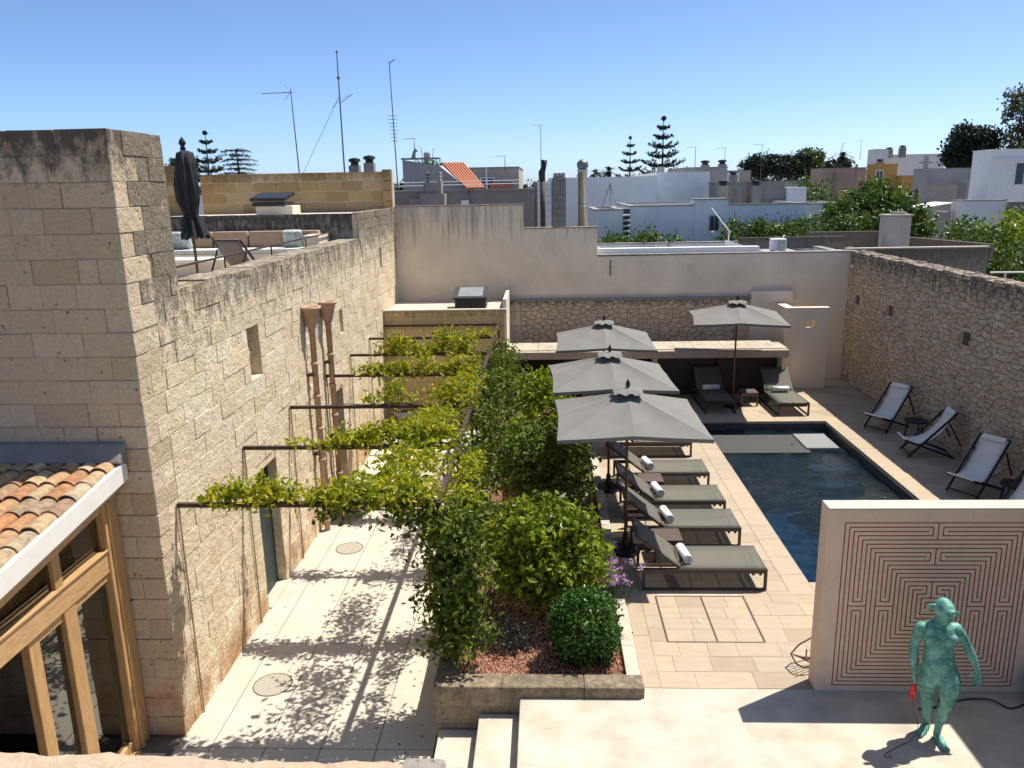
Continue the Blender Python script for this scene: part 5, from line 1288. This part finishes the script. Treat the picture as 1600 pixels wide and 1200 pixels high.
# ------------------------------------------------------------------ antennas
def antenna(label, base, top, kind, r=.02):
    t = thing('antenna', label, 'antenna', base, 'roof antennas'); am = M['anm']
    b, p = Vector(base), Vector(top); MB().tube([b, b.lerp(p, .6), p], [r, r*.8, r*.55], 6).build('mast', am, t)
    def yagi(c, d, n, L, s0, sp, par):
        d = Vector(d).normalized(); s = d.cross(Vector((0,0,1))); s = s.normalized() if s.length > .1 else Vector((1,0,0))
        q = MB().tube([c, c+d*L], .009, 5)
        for k in range(n):
            e = c+d*(L*k/(n-1)); l_ = s0+(sp-s0)*k/(n-1); q.tube([e-s*l_/2, e+s*l_/2], .005, 4)
        q.build('aerial', am, par)
    if kind == 'boom': yagi(p+Vector((.05,0,-.1)), (-1,.15,0), 12, .95, .32, .12, t); MB().tube([p+Vector((-.03,0,-.05)), p+Vector((-.18,.0,.12))], .006, 4).tube([p+Vector((-.03,0,-.12)), p+Vector((-.18,0,-.3))], .006, 4).build('reflector', am, t)
    if kind == 'tall':
        MB().sphere(p, .035, 8, 6).build('tip', am, t); q = b.lerp(p, .80); MB().sphere(q, .05, 8, 6).build('clamp', am, t)
        q = b.lerp(p, .60); yagi(q, (.8,.3,.6), 6, .45, .4, .2, t)
        for s in (-1, 1): MB().tube([q+Vector((0,0,.1)), q+Vector((s*.24,.1,.16*(s+.4)))], .006, 4).build('stay_arm', am, t)
    if kind == 'log':
        q = b.lerp(p, .62)
        for k in range(8): MB().tube([q+Vector((-.16+.01*k,0,.5-.10*k)), q+Vector((.10,0,.5-.10*k))], .007, 4).build('element', am, t)
        MB().tube([p+Vector((0,0,-.05)), p+Vector((.16,0,.06))], .012, 5).build('arm', am, t)
    if kind == 'plain': yagi(p, (-.7,.7,0), 5, .7, .6, .3, t)
    return t
M['anm'] = plain('aerial_metal', (.10,.10,.105), .5, .4)
antenna('left slim antenna with long horizontal boom above the golden wall', (-7.15,23.9,6.0), (-7.22,23.9,8.5), 'boom')
antenna('tallest antenna mast with rod tip above the golden wall', (-5.82,23.9,6.0), (-5.82,23.9,9.45), 'tall', .024)
antenna('right antenna mast with ladder of short rods beyond the golden wall', (-4.3,24.2,4.0), (-4.40,24.2,9.2), 'log')
tag(MB().tube([(-7.08,23.9,6.1), (-5.84,23.9,8.25)], .006, 4).build('guy_wire', M['anm']), 'thin guy wire slanting up to the tallest antenna mast', 'wire')
for k, (x, y, z0, z1, lab) in enumerate(((-.25,60,3,9.95,'slim antenna standing alone above the steel flue'), (10.8,60,4,8.2,'thin antenna right of the tall Norfolk pine'), (12.9,60,4,8.1,'second thin antenna right of the tall Norfolk pine'), (15.5,60,4,8.3,'thin antenna left of the dark round pine grove'), (-5.4,34.5,6.7,7.7,'short antenna on the grey gabled house'), (37,99,8,10.2,'thin antenna on the far white block'), (-2.0,42,6.5,7.2,'small antenna on the beige house'))):
    antenna(lab, (x,y,z0), (x,y,z1), 'plain', .03 if y > 50 else .02)
# ------------------------------------------------------------------ neighbouring roofs and town
M['wh1'] = plaster('white_render', (.84,.83,.80), .25, None, (.20,.19,.18), .5, .05)
M['wh2'] = plaster('blue_white_render', (.70,.73,.74), .25, None, (.18,.18,.18), .6, .08)
M['gr1'] = plaster('grey_cement', (.40,.38,.35), .5, None, (.10,.095,.09), .7, .15)
M['gr2'] = plaster('grimy_cement', (.30,.28,.25), .85, None, (.045,.042,.04), 1.0, .2)
M['bei'] = plaster('beige_render', (.50,.43,.34), .3, None, (.14,.12,.10), .6)
M['ora'] = plaster('ochre_render', (.58,.33,.11), .2, None, (.2,.12,.05), .5)
M['pin'] = plaster('pink_render', (.46,.34,.27), .4, None, (.15,.11,.09), .6)
M['roofred'] = plain('red_roof_tiles', (.50,.19,.10), .85, var=.2, scale=20)
M['win'] = plain('dark_pane', (.03,.05,.07), .15, var=.2)
M['felt'] = plain('roof_felt', (.34,.33,.31), .9, var=.2)
def building(label, x0, x1, y0, y1, z1, mat, wins=(), cap=True, name='house', cat='house', z0=-1.6, extra=None, capm='gr2'):
    t = thing(name, label, cat, ((x0+x1)/2, y0, z0))
    b = MB().box(x0, x1, y0, y1, z0, z1-.25)
    for a in ((x0,x1,y0,y0+.2),(x0,x1,y1-.2,y1),(x0,x0+.2,y0+.2,y1-.2),(x1-.2,x1,y0+.2,y1-.2)): b.box(*a, z1-.25, z1)
    b.build('wall', M[mat], t); MB().box(x0+.2,x1-.2,y0+.2,y1-.2,z1-.249,z1-.20).build('roof', M['felt'], t)
    if cap:
        c = MB()
        for a in ((x0-.03,x1+.03,y0-.03,y0+.23),(x0-.03,x1+.03,y1-.23,y1+.03),(x0-.03,x0+.23,y0+.23,y1-.23),(x1-.23,x1+.03,y0+.23,y1-.23)): c.box(*a, z1, z1+.05)
        c.build('parapet_cap', M[capm], t)
    for (a, b_, c_, d) in wins:
        w = MB().box(a-.07, b_+.07, y0-.03, y0+.02, c_-.07, d+.07).build('window', M['wh1'], t)
        MB().box(a, b_, y0-.045, y0-.031, c_, d).build('pane', M['win'], w)
        MB().box((a+b_)/2-.02, (a+b_)/2+.02, y0-.06, y0-.046, c_, d).build('mullion', M['wh1'], w)
    return t
def boxpart(t, name, mat, *a, bev=0): return MB().box(*a).build(name, M[mat] if isinstance(mat, str) else mat, t, bevel=bev)
# right behind the rear wall
t = building('flat roofed neighbour with pale parapet behind the rear rendered wall', 1.6, 8.85, 23.72, 29.5, 3.58, 'wh2')
boxpart(t, 'white_ledge', 'wh1', 1.55, 6.2, 23.70, 23.98, 3.60, 3.86); boxpart(t, 'dark_parapet', stone('dark_parapet_stone', [(.16,.14,.12),(.22,.19,.16)], .5, (3.5,3.95,.6)), 6.3, 9.7, 26.6, 26.8, 3.55, 3.92)
MB().prism([(5.35,3.6),(6.5,3.6),(6.5,3.66),(5.35,4.02)], 'y', 24.2, 24.4).build('sloping_parapet', M['wh1'], t)
ac = thing('air_conditioner', 'white air conditioner box on the rear wall top', 'air conditioner', (6.8, 23.95, 3.66))
boxpart(ac, 'casing', 'wh1', 6.58, 6.98, 23.75, 24.1, 3.72, 4.06, bev=.015)
for k in range(7): MB().box(6.72, 6.96, 23.735, 23.749, 3.76+.04*k, 3.775+.04*k).build('grille_bar', M['gr1'], ac)
MB().box(6.60,6.66,23.76,24.08,3.62,3.719).box(6.90,6.96,23.76,24.08,3.62,3.719).build('foot', M['black'], ac)
pp = thing('bent_pipe', 'white bent pipe rising from the rear wall roof', 'pipe', (5.45, 24.3, 3.6))
MB().tube([(5.42,24.3,3.55),(5.44,24.3,4.28),(5.30,24.3,4.45),(4.9,24.3,4.95)], .018, 8).build('tube', M['wh1'], pp, True); MB().lathe([(.04,0),(.05,.02),(.04,.06)], (5.44,24.3,4.2), 10).build('joint', M['gr1'], pp)
t = building('blackened low house roof left of the chimneys behind the rendered wall', -5.4, -.36, 26, 31, 5.55, 'gr2')
boxpart(t, 'hatch', 'gr1', -4.3, -3.95, 25.9, 25.99, 5.1, 5.36); boxpart(t, 'white_box', 'wh1', -2.65, -2.4, 25.9, 25.99, 5.12, 5.28)
for z in (5.75, 5.85): MB().tube([(-5.4,26.2,z),(-.8,26.2,z+.02)], .01, 5).build('washing_line', M['wh1'], t)
ch = thing('chimney_stack', 'grey square chimney with louvred cap on the blackened roof', 'chimney', (-3.46, 25.6, 4.8))
boxpart(ch, 'shaft', 'gr2', -3.75, -3.2, 25.4, 25.85, 4.6, 5.85); boxpart(ch, 'plinth', 'gr2', -3.86, -3.10, 25.3, 25.88, 4.6, 5.5)
for k in range(3): boxpart(ch, 'louvre', 'gr1', -3.72, -3.22, 25.38, 25.88, 5.9+.10*k, 5.94+.10*k)
for x in (-3.68, -3.30): boxpart(ch, 'pillar', 'gr1', x, x+.06, 25.45, 25.8, 5.851, 6.16)
t = building('dark door hut beside the blackened roof', -.36, .35, 26.6, 29, 5.75, 'gr2')
# grey gabled house with red roof
gh = thing('house', 'grey gabled house with a strip of red tiled roof', 'house', (-4.2, 34, -1.6))
MB().prism([(-5.85,-1.6),(-2.5,-1.6),(-2.5,5.55),(-3.1,5.60),(-4.35,6.58),(-5.85,6.83)], 'y', 34, 38).build('wall', M['gr1'], gh)
RQ = [Vector((-4.42,36,6.72)), Vector((-3.55,36,6.72)), Vector((-2.45,33.3,5.62)), Vector((-3.12,33.3,5.62))]; dn = Vector((0,0,-.1))
rf = MB().add(RQ+[p+dn for p in RQ], [(0,1,2,3),(7,6,5,4),(0,4,5,1),(1,5,6,2),(2,6,7,3),(3,7,4,0)]).build('roof', M['roofred'], gh)
for k in range(8): MB().bar(RQ[0].lerp(RQ[1], k/7)+Vector((0,0,.03)), RQ[3].lerp(RQ[2], k/7)+Vector((0,0,.03)), .06, .05).build('tile_row', M['roofred'], rf)
boxpart(gh, 'ledge', 'gr2', -5.9, -4.3, 33.95, 34.4, 6.84, 6.90); MB().lathe([(.14,0),(.14,.35),(.1,.4)], (-4.9,34.6,6.75), 10).build('chimney_pot', M['gr1'], gh)
MB().tube([(-5.45,34.4,6.88),(-5.4,34.4,7.15),(-5.3,34.4,7.25)], [.10,.06,.09], 8).build('statuette', M['gr2'], gh)
t = building('beige house with long flat roof behind the red tiled strip', -5.2, -1.3, 42, 50, 6.62, 'bei', ((-3.2,-2.6,5.5,6.1),)); boxpart(t, 'downpipe', 'wh1', -3.0, -2.9, 41.9, 41.99, 5, 6.6); boxpart(t, 'brick_patch', 'roofred', -2.8, -1.7, 41.8, 41.9, 5.2, 5.9)
# chimneys on the step of the rear wall
cb = thing('chimney_stack', 'block chimney pair, one side pale and one dark', 'chimney', (.2, 24.9, 4))
it = [((u, 24.72, z), (w, .4, h), 0) for (u, z, w, h) in courses(-.22, .20, 3.8, 5.78, .2, .2, .3, (), random.Random(1))]
place_pieces(it, block_meshes(M['wh1'], 4, .02, .01), cb, 'pale_block')
it = [((u, 24.80, z), (w, .5, h), 0) for (u, z, w, h) in courses(.22, .64, 3.8, 5.9, .2, .2, .3, (), random.Random(2))]
place_pieces(it, block_meshes(M['gr2'], 4, .02, .01), cb, 'dark_block')
for k in range(3): MB().lathe([(.07,0),(.05,.12),(.08,.14)], (.32+.12*k,24.85,5.9), 8).build('pot', M['gr2'], cb)
fd = thing('flue_pipe', 'thin dark rusty flue with bent cowl beside the block chimney', 'flue', (-.06, 24, 4.4))
MB().tube([(-.06,24,4.3),(-.06,24,5.85)], .075, 10).build('pipe', plain('rust_flue', (.07,.05,.04), .7, var=.4), fd, True); MB().tube([(-.07,24,5.8),(-.08,24,6.05),(-.02,24,6.2),(.0,24,6.4)], [.09,.10,.07,.09], 10).build('cowl', M['black'], fd, True)
fs = thing('flue_pipe', 'shiny steel flue with round turning cowl on the rear wall step', 'flue', (1.1, 24, 4.4))
M['stst'] = plain('stainless', (.52,.53,.53), .3, .8, var=.2, scale=3)
for a, b in ((4.3,5.1),(5.1,6.08)): MB().lathe([(.135,a),(.135,b-.03),(.142,b-.03),(.142,b)], (1.1,24,0), 16).build('pipe_section', M['stst'], fs, True)
MB().sphere((1.1,24,6.24), (.17,.17,.16), 16, 10).build('cowl', plain('cowl_metal', (.16,.20,.19), .45, .5), fs, True); MB().lathe([(.15,6.07),(.16,6.09),(.15,6.12)], (1.1,24,0), 16).build('collar', M['stst'], fs)
# white houses
building('long white house wall in shade behind the steel flue', .2, 5.4, 40, 52, 6.05, 'wh1', cap=False)
t = building('white house with slightly taller roof left of the grey cube', 5.42, 8.0, 40.4, 52, 6.22, 'wh1', cap=False); boxpart(t, 'roof_box', 'gr1', 5.6, 5.9, 41, 41.5, 6.2, 6.5)
t = building('low white house with one small dark square window', 3.3, 10.05, 32, 38, 4.82, 'wh2'); boxpart(t, 'raised_bay', 'wh2', 5.8, 7.08, 31.95, 33, 3, 5.04); boxpart(t, 'bay_cap', 'gr2', 5.75, 7.12, 31.9, 33.05, 5.041, 5.09); w_ = boxpart(t, 'window', 'gr1', 6.36, 6.76, 31.92, 31.949, 3.86, 4.46); boxpart(w_, 'pane', 'win', 6.40, 6.72, 31.90, 31.919, 3.90, 4.42); boxpart(w_, 'mullion', 'gr1', 6.55, 6.57, 31.885, 31.899, 3.90, 4.42)
t = building('little white shed with slatted rack left of the low white house', 1.9, 3.0, 31.5, 36, 4.72, 'wh2')
rk = thing('slatted_rack', 'black slatted rack between the shed and the low white house', 'rack', (3.15, 31.6, 3))
for k in range(6): MB().box(3.03, 3.28, 31.5, 31.8, 3.5+.2*k, 3.55+.2*k).build('slat', M['wh1'], rk)
MB().box(3.02, 3.29, 31.82, 31.86, 3.2, 4.75).build('back', M['black'], rk)
ea = thing('easel_frame', 'thin tripod frame leaning on the shed roof', 'frame', (2.55, 32, 4.72))
for x in (2.2, 2.55, 2.85): MB().tube([(x,32,4.72),(2.55,32.1,5.75)], .02, 5).build('leg', M['gr1'], ea)
building('plain grey cement cube house behind the white roofs', 7.4, 9.62, 44, 50, 6.45, 'gr1')
building('grimy cement parapet roof with dark chimney pots', 7.9, 8.8, 36.2, 40, 5.66, 'gr2')
building('stained cement house wall right of the dark chimneys', 9.2, 10.45, 36.2, 41, 5.64, 'gr2')
building('small white gable end beside the stained cement house', 10.47, 11.3, 36, 41, 5.42, 'wh1', cap=False)
building('pale blue low wall house right of the low white house', 10.07, 13.0, 35.5, 40, 4.70, 'wh2')
building('white far house row behind the grimy parapets', 9.7, 12.8, 55, 62, 6.35, 'wh1')
building('cream long far house beneath the round pine grove', 12.5, 18.5, 75, 84, 6.7, 'bei')
building('grey roof house between the cream house and the garden', 13.2, 19, 62, 70, 5.7, 'gr1')
for x, y, z0, z1, lab in ((7.72,36,4.6,5.7,'dark square chimney left of the grimy parapet'), (9.08,35.8,4.5,5.68,'dark round topped chimney between the cement walls'), (8.35,43.5,6.0,6.75,'chimney pot on the grey cube house'), (9.55,45,6.3,6.8,'small mushroom vent at the edge of the grey cube'), (9.95,52,5.6,6.4,'black topped chimney on the white far row'), (12.2,54,5.6,6.3,'black chimney cluster at the right of the white far row'), (28.0,70.5,6.3,7.3,'chimney on the ochre house'), (40.5,99.5,8.2,9.3,'left chimney on the far white block'), (42,99.5,8.2,9.5,'right chimney on the far white block'), (-5.35,25.2,6.0,6.6,'stub chimney peeping over the golden wall'), (-5.9,25.6,5.6,6.55,'round topped pot over the golden wall below the tallest mast')):
    s = .10+y*.0022; c = thing('chimney', lab, 'chimney', (x, y, z0), 'small roof chimneys')
    MB().box(x-s, x+s, y-s, y+s, z0, z1-.15).build('shaft', M['gr2'], c); MB().lathe([(s*.8,0),(s*.8,.10),(s*1.25,.12),(s*1.1,.2),(0,.24)], (x,y,z1-.15), 10).build('pot', M['black'], c)
# behind the right wall
M['rblk'] = stone('grey_tuff_wall', [(.22,.195,.16), (.28,.245,.20)], .4, (2.6, 3.7, .6))
t = thing('roof_terrace', 'weathered flat roof with low parapets behind the right rubble wall', 'roof', (11, 25, 1))
MB().box(9.18, 13.4, 25.0, 25.2, -1.6, 3.62).build('block_wall', M['rblk'], t); MB().box(9.18, 13.43, 24.97, 25.23, 3.62, 3.66).build('wall_cap', M['bei'], t)
MB().box(9.0, 13.4, 25.21, 29, 2.9, 3.4).build('roof', M['bei'], t); MB().box(9.0, 11.3, 28.0, 28.2, 3.4, 3.98).build('rear_parapet', M['rblk'], t)
MB().bar((11.35,28.0,3.62), (13.6,25.2,3.45), .2, .5).build('side_parapet', M['rblk'], t)
for k in range(9):
    q = random.Random(k); x, y = 9.4+q.uniform(0,2.6), 25.6+q.uniform(0,1.5); MB().box(x, x+q.uniform(.1,.35), y, y+.2, 3.4, 3.4+q.uniform(.04,.2)).build('rubble', M['rubble2'], t, bevel=.02)
c = thing('chimney_stack', 'broad grey cement chimney block on the weathered roof', 'chimney', (11.1, 26.2, 3.4)); boxpart(c, 'shaft', 'gr1', 10.72, 11.46, 26, 26.6, 3.41, 4.55, bev=.02); boxpart(c, 'cap', 'bei', 10.68, 11.5, 25.97, 26.63, 4.551, 4.60); boxpart(c, 'ridge_tile', 'gr1', 10.95, 11.35, 26.2, 26.4, 4.6, 4.68)
rl = thing('garden_railing', 'white pipe railing of a garden terrace beyond the rubble wall', 'railing', (13, 22.5, 0))
for z in (2.7, 3.2): MB().tube([(11.9,22,z),(15.5,22,z-.02)], .025, 6).build('rail', M['wh1'], rl)
for x in (12.3, 13.4, 14.5): MB().tube([(x,22,0),(x,22,3.2)], .025, 6).build('post', M['wh1'], rl)
building('pale stone garden store below the railing', 11.9, 15.5, 22.3, 24.6, 2.5, 'bei')
building('ochre house with flat top among the far roofs', 27.4, 29.3, 70, 71.5, 6.92, 'ora', ((27.6,28.1,5.6,6.4),), capm='ora')
building('lower ochre wing beside the ochre house', 29.32, 31.2, 69, 71, 5.95, 'ora', capm='ora')
t = building('pink plaster house left of the ochre house', 24.1, 27.9, 73, 76, 6.72, 'pin'); boxpart(t, 'drain', 'gr2', 25.1, 25.3, 72.8, 72.99, 4, 6.4)
building('long white block on the far skyline', 39.5, 47.2, 100, 103, 8.5, 'wh1'); building('small white stair tower left on the far skyline block', 38.2, 39.8, 98, 99.9, 9.1, 'wh1')
building('grey concrete house below the far white block', 26.9, 30.4, 60, 61.5, 6.35, 'gr1'); building('wide grey terrace house in front of the concrete house', 25.9, 31.8, 57.5, 58.8, 5.25, 'gr1')
building('warm stone terrace house behind the fig tree', 18.9, 26, 47, 49, 4.2, 'bei')
building('dark blue clad annex left of the tall white house', 25.3, 28.6, 50.5, 51.6, 5.4, 'gr2')
t = building('tall white house with shuttered window at the right edge', 24.0, 30, 45.6, 47.6, 7.1, 'wh1', ((25.35,26.2,5.3,6.4),), capm='wh1'); boxpart(t, 'string_course', 'wh1', 23.9, 30.1, 45.5, 45.59, 6.55, 6.65)
building('white garden wall house before the tall white house', 19.9, 22.0, 40, 41, 4.6, 'wh1'); building('stained grey lean to at the right edge of town', 22.1, 23.6, 39.5, 40.6, 4.5, 'gr2'); building('dark stained cement pier house at the right edge', 22.9, 26, 38, 39.2, 4.9, 'gr2')
t = building('little shed with white sheet roof behind the fig tree', 18.0, 19.7, 40.5, 42, 4.1, 'gr1', cap=False); MB().prism([(17.2,4.12),(19.6,4.5),(19.6,4.55),(17.2,4.17)], 'y', 40.2, 42.2).build('sheet_roof', M['wh1'], t)
po_ = thing('utility_pole', 'grey utility pole by the tall white house', 'pole', (25.6, 57, 0)); MB().tube([(25.7,57,-1),(25.7,57,7.2)], .16, 8).build('shaft', M['gr1'], po_); MB().box(25.3,26.1,56.9,57.1,6.7,6.8).build('crossarm', M['gr1'], po_)
po_ = thing('utility_pole', 'slim dark pole before the pink house', 'pole', (24.4, 66, 0)); MB().tube([(24.45,66,-1),(24.45,66,6.9)], .10, 8).build('shaft', M['gr2'], po_); MB().box(24.2,24.7,65.95,66.05,6.5,6.58).build('crossarm', M['gr2'], po_)
# left background
building('low white house row behind the golden wall on the left', -30, -12, 60, 70, 5.5, 'wh1')
# ------------------------------------------------------------------ trees
def norfolk(label, base, H, R, tiers, droop=.12, seed=1):
    t = thing('norfolk_pine', label, 'tree', base); rs = random.Random(seed); b = Vector(base)
    pts = []; br = MB().tube([b, b+Vector((0,0,H*.5)), b+Vector((0,0,H))], [H*.016, H*.010, H*.002], 8)
    for i in range(tiers):
        f = i/(tiers-1); z = H*(.22+.77*f); r = R*(1-f)**.85+.10*R*(1-f)+.05; n = 6 if f < .8 else 5; a0 = rs.uniform(0,6.28)
        for k in range(n):
            a = a0+2*math.pi*k/n+rs.uniform(-.12,.12); l_ = r*rs.uniform(.85,1.08); d = Vector((math.cos(a), math.sin(a), 0))
            P = [b+Vector((0,0,z))+d*l_*q+Vector((0,0,l_*(-droop*math.sin(q*2.6)+.30*q*q))) for q in (0,.25,.5,.75,1)]
            br.tube(P, [.05*r/R+.012]*4+[.01], 4)
            m_ = int(26+75*l_/R); q = NR.random(m_)**.7
            S = np.array([P[min(3, int(v*4))].lerp(P[min(3, int(v*4))+1], v*4-min(3, int(v*4))) for v in q])
            s = np.array(d.cross(Vector((0,0,1)))); wd = .13*l_*(1-.6*q)+.06
            pts.append(S+s[None]*(NR.uniform(-1,1,m_)*wd)[:,None]+NR.normal(size=(m_,3))*.035*R*.5+np.array((0,0,.04)))
    br.build('trunk', M['bark'], t); P = np.concatenate(pts); foliage('needles', P, NR.uniform(.10,.18,len(P))*R*.55, M['leafpine'], t, .45, .2); return t
norfolk('tallest tiered Norfolk pine on the skyline right of centre', (11.3,80,-1.5), 13.3, 4.0, 13, .10, 1)
norfolk('smaller tiered Norfolk pine left of the tallest one', (8.2,80,-1.5), 11.6, 2.7, 13, .10, 2)
norfolk('narrow tiered Norfolk pine behind the closed parasol', (-28.8,70,-1.5), 12.2, 3.4, 13, .08, 3)
# open branched araucaria
ar = thing('monkey_puzzle', 'open flat branched conifer right of the narrow Norfolk pine', 'tree', (-26.6,71,-1.5)); br = MB(); pts = []; b = Vector((-26.6,71,-1.5))
br.tube([b, b+Vector((.1,0,6)), b+Vector((0,0,10.8))], [.2,.14,.05], 8)
for i in range(9):
    for k in range(5):
        a = k*1.257+i*.5; l_ = 1.9-.06*i+.3*math.sin(i*2+k); d = Vector((math.cos(a), math.sin(a), 0)); z = 7.6+i*.38
        Pq = [b+Vector((0,0,z))+d*l_*q+Vector((0,0,.35*q-.45*q*q)) for q in (0,.33,.66,1)]; br.tube(Pq, [.05,.04,.03,.015], 5)
        q = NR.random(70); S = np.array([Pq[min(2,int(v*3))].lerp(Pq[min(2,int(v*3))+1], v*3-min(2,int(v*3))) for v in q]); pts.append(S+NR.normal(size=(70,3))*np.array((.10,.10,.06)))
br.build('trunk', M['bark'], ar); foliage('needles', np.concatenate(pts), .16, M['leafpine'], ar, .4, .3)
def tree(name, label, base, c, r, nclump, per, sp, L, mat, shell=.7, rt=.15, seed=1, lumps=None):
    t = thing(name, label, 'tree', base); limbs(t, base, (c[0],c[1],c[2]+r[2]*.2), rt, 9, r[0]*.75, name='trunk', seed=seed)
    parts = [clumps(c, r, nclump, per, sp, shell=shell)]
    rs = random.Random(seed)
    for k in range(lumps or 0):
        a = rs.uniform(0,6.28); cc = (c[0]+math.cos(a)*r[0]*.7, c[1]+math.sin(a)*r[1]*.7, c[2]+rs.uniform(-.5,.75)*r[2]); q = rs.uniform(.3,.5)
        parts.append(clumps(cc, (r[0]*q,r[1]*q,r[2]*q), nclump//4, per, sp, shell=.75))
    P = np.concatenate(parts); P = P[P[:,2] > base[2]+.1]
    foliage('crown', P, NR.uniform(L*.7,L*1.3,len(P)), M[mat], t, .55, .45); return t
tree('stone_pine', 'dark stone pine with dome crown left in the far grove', (21.8,85,-1.5), (21.8,85,7.2), (2.2,2.2,1.0), 150, 14, .22, .34, 'leafpine', .6, .3, 1, 4)
tree('stone_pine', 'dark stone pine in the middle of the far grove', (24.4,84,-1.5), (24.4,84,7.1), (2.2,2.0,1.0), 150, 14, .22, .34, 'leafpine', .6, .3, 2, 4)
tree('round_tree', 'rounder grey green tree right in the far grove', (27.5,86,-1.5), (27.0,86,7.6), (1.4,1.4,1.0), 110, 14, .22, .32, 'leaftree', .6, .25, 3, 4)
tree('round_tree', 'low tree at the right end of the far grove', (30.0,86,-1.5), (29.6,86,6.9), (1.4,1.4,.7), 100, 14, .22, .32, 'leafpine', .6, .25, 4, 3)
tree('pine_tree', 'large dark dense pine beside the tall white house', (40.2,80,-1.5), (40.0,80,8.2), (2.0,2.0,2.1), 240, 15, .26, .36, 'leafpine', .65, .35, 5, 7)
tree('eucalyptus', 'tall airy eucalyptus at the right edge of the picture', (44.0,78,-1.5), (44.0,78,10.6), (2.2,2.2,3.4), 130, 13, .28, .34, 'leafeuc', .55, .35, 6, 7)
tree('round_tree', 'olive green tree below the eucalyptus', (42.6,74,-1.5), (42.8,74,7.6), (1.5,1.5,1.7), 80, 13, .25, .32, 'leafeuc', .6, .2, 7, 3)
tree('fig_tree', 'broad leafy fig tree beyond the weathered roof', (13.5,33.5,-1.5), (13.4,33.5,4.0), (1.95,1.8,1.5), 250, 13, .17, .24, 'leaftree', .7, .14, 8, 6)
tree('round_tree', 'small tree between the white gable and the fig tree', (13.3,42,-1.5), (13.3,42,4.7), (1.3,1.4,1.1), 90, 13, .16, .2, 'leaftree', .6, .12, 9, 3)
tree('lemon_tree', 'light green garden tree behind the side parapet', (14.9,29,-1.5), (15.0,29,2.9), (1.7,1.5,1.35), 170, 13, .15, .17, 'leaftree', .65, .12, 10, 5)
tree('lemon_tree', 'bright green garden tree at the right edge below the white house', (18.2,31,-1.5), (18.0,31,3.0), (2.0,1.6,1.5), 180, 13, .16, .18, 'leafcitrus', .65, .12, 11, 5)
tree('lemon_tree', 'dark garden tree by the pipe railing at the right edge', (16.6,25.8,-1.5), (16.4,25.8,2.3), (1.7,1.3,1.45), 160, 13, .14, .17, 'leaftree', .65, .12, 12, 5)
for i, (x, w, lab) in enumerate(((7.2,.9,'left bushy shrub behind the rear wall air conditioner'), (8.4,.95,'middle bushy shrub behind the rear wall'), (9.6,.95,'right bushy shrub behind the rear wall'), (10.6,.8,'shrub nearest the cement chimney block'))):
    tree('hedge_shrub', lab, (x,30.2,-1.5), (x,30.2,3.35), (w,.8,.95), 110, 13, .13, .15, 'leaftree', .6, .09, 20+i, 4)
for i, (x, lab) in enumerate(((2.6,'dark shrub in front of the white shed'), (3.6,'leafy shrub before the low white house'), (4.5,'low shrub behind the white ledge'))):
    tree('hedge_shrub', lab, (x,29.9,-1.5), (x,29.9,3.1+.12*(i==1)), (.7,.6,.85), 80, 13, .12, .14, 'leaftree', .6, .08, 30+i, 3)
# palm tops far away
def palm(label, base, H, R, seed):
    t = thing('palm_tree', label, 'tree', base); b = Vector(base); top = b+Vector((0,0,H)); rs = random.Random(seed); m = MB()
    MB().tube([b, top], [.25,.2], 8).build('trunk', M['bark'], t, True)
    for k in range(22):
        a = rs.uniform(0,6.28); e = rs.uniform(-.3,1.1); d = Vector((math.cos(a)*math.cos(e), math.sin(a)*math.cos(e), math.sin(e))); s = d.cross(Vector((0,0,1))).normalized()*.13*R
        p = [top+d*R*q+Vector((0,0,-.55*R*q*q)) for q in (0,.4,.75,1)]
        m.add([p[0]-s*.2,p[0]+s*.2,p[1]-s,p[1]+s,p[2]-s*.8,p[2]+s*.8,p[3]], [(0,1,3,2),(2,3,5,4),(4,5,6)])
    o = m.build('fronds', M['leafpine'], t); return t
palm('palm top left of the smaller Norfolk pine', (4.4,72,-1.5), 8.2, 1.1, 1); palm('second palm top beside the smaller Norfolk pine', (5.6,72,-1.5), 8.35, 1.1, 2); palm('palm among the far grove trees', (28.3,80,-1.5), 9.4, 1.3, 3)
tree('round_tree', 'dark tree top peeping over the golden wall at left', (-33,72,-1.5), (-31.6,72,7.6), (1.6,1.5,1.1), 70, 12, .2, .3, 'leafpine', .6, .2, 40, 2)
tree('round_tree', 'dark tree top beside the round topped pot above the golden wall', (-7.2,48,-1.5), (-6.7,48,6.6), (.9,.8,.6), 60, 12, .14, .2, 'leaftree', .6, .15, 41, 2)
# distant belt of trees and roofs that closes the view
fb = NR.uniform(-130, 190, 1500); P = np.repeat(np.stack([fb, NR.uniform(170, 260, 1500), NR.uniform(1.5, 6.6, 1500)], 1), 12, 0)+NR.normal(size=(18000,3))*np.array((1.4,1.4,.7))
tag(raw('far_woods', *leaf_cloud(P, NR.uniform(.8,1.6,18000), .6, .4), M['leafpine']), 'band of far dark woodland on the horizon', 'woodland', kind='stuff')
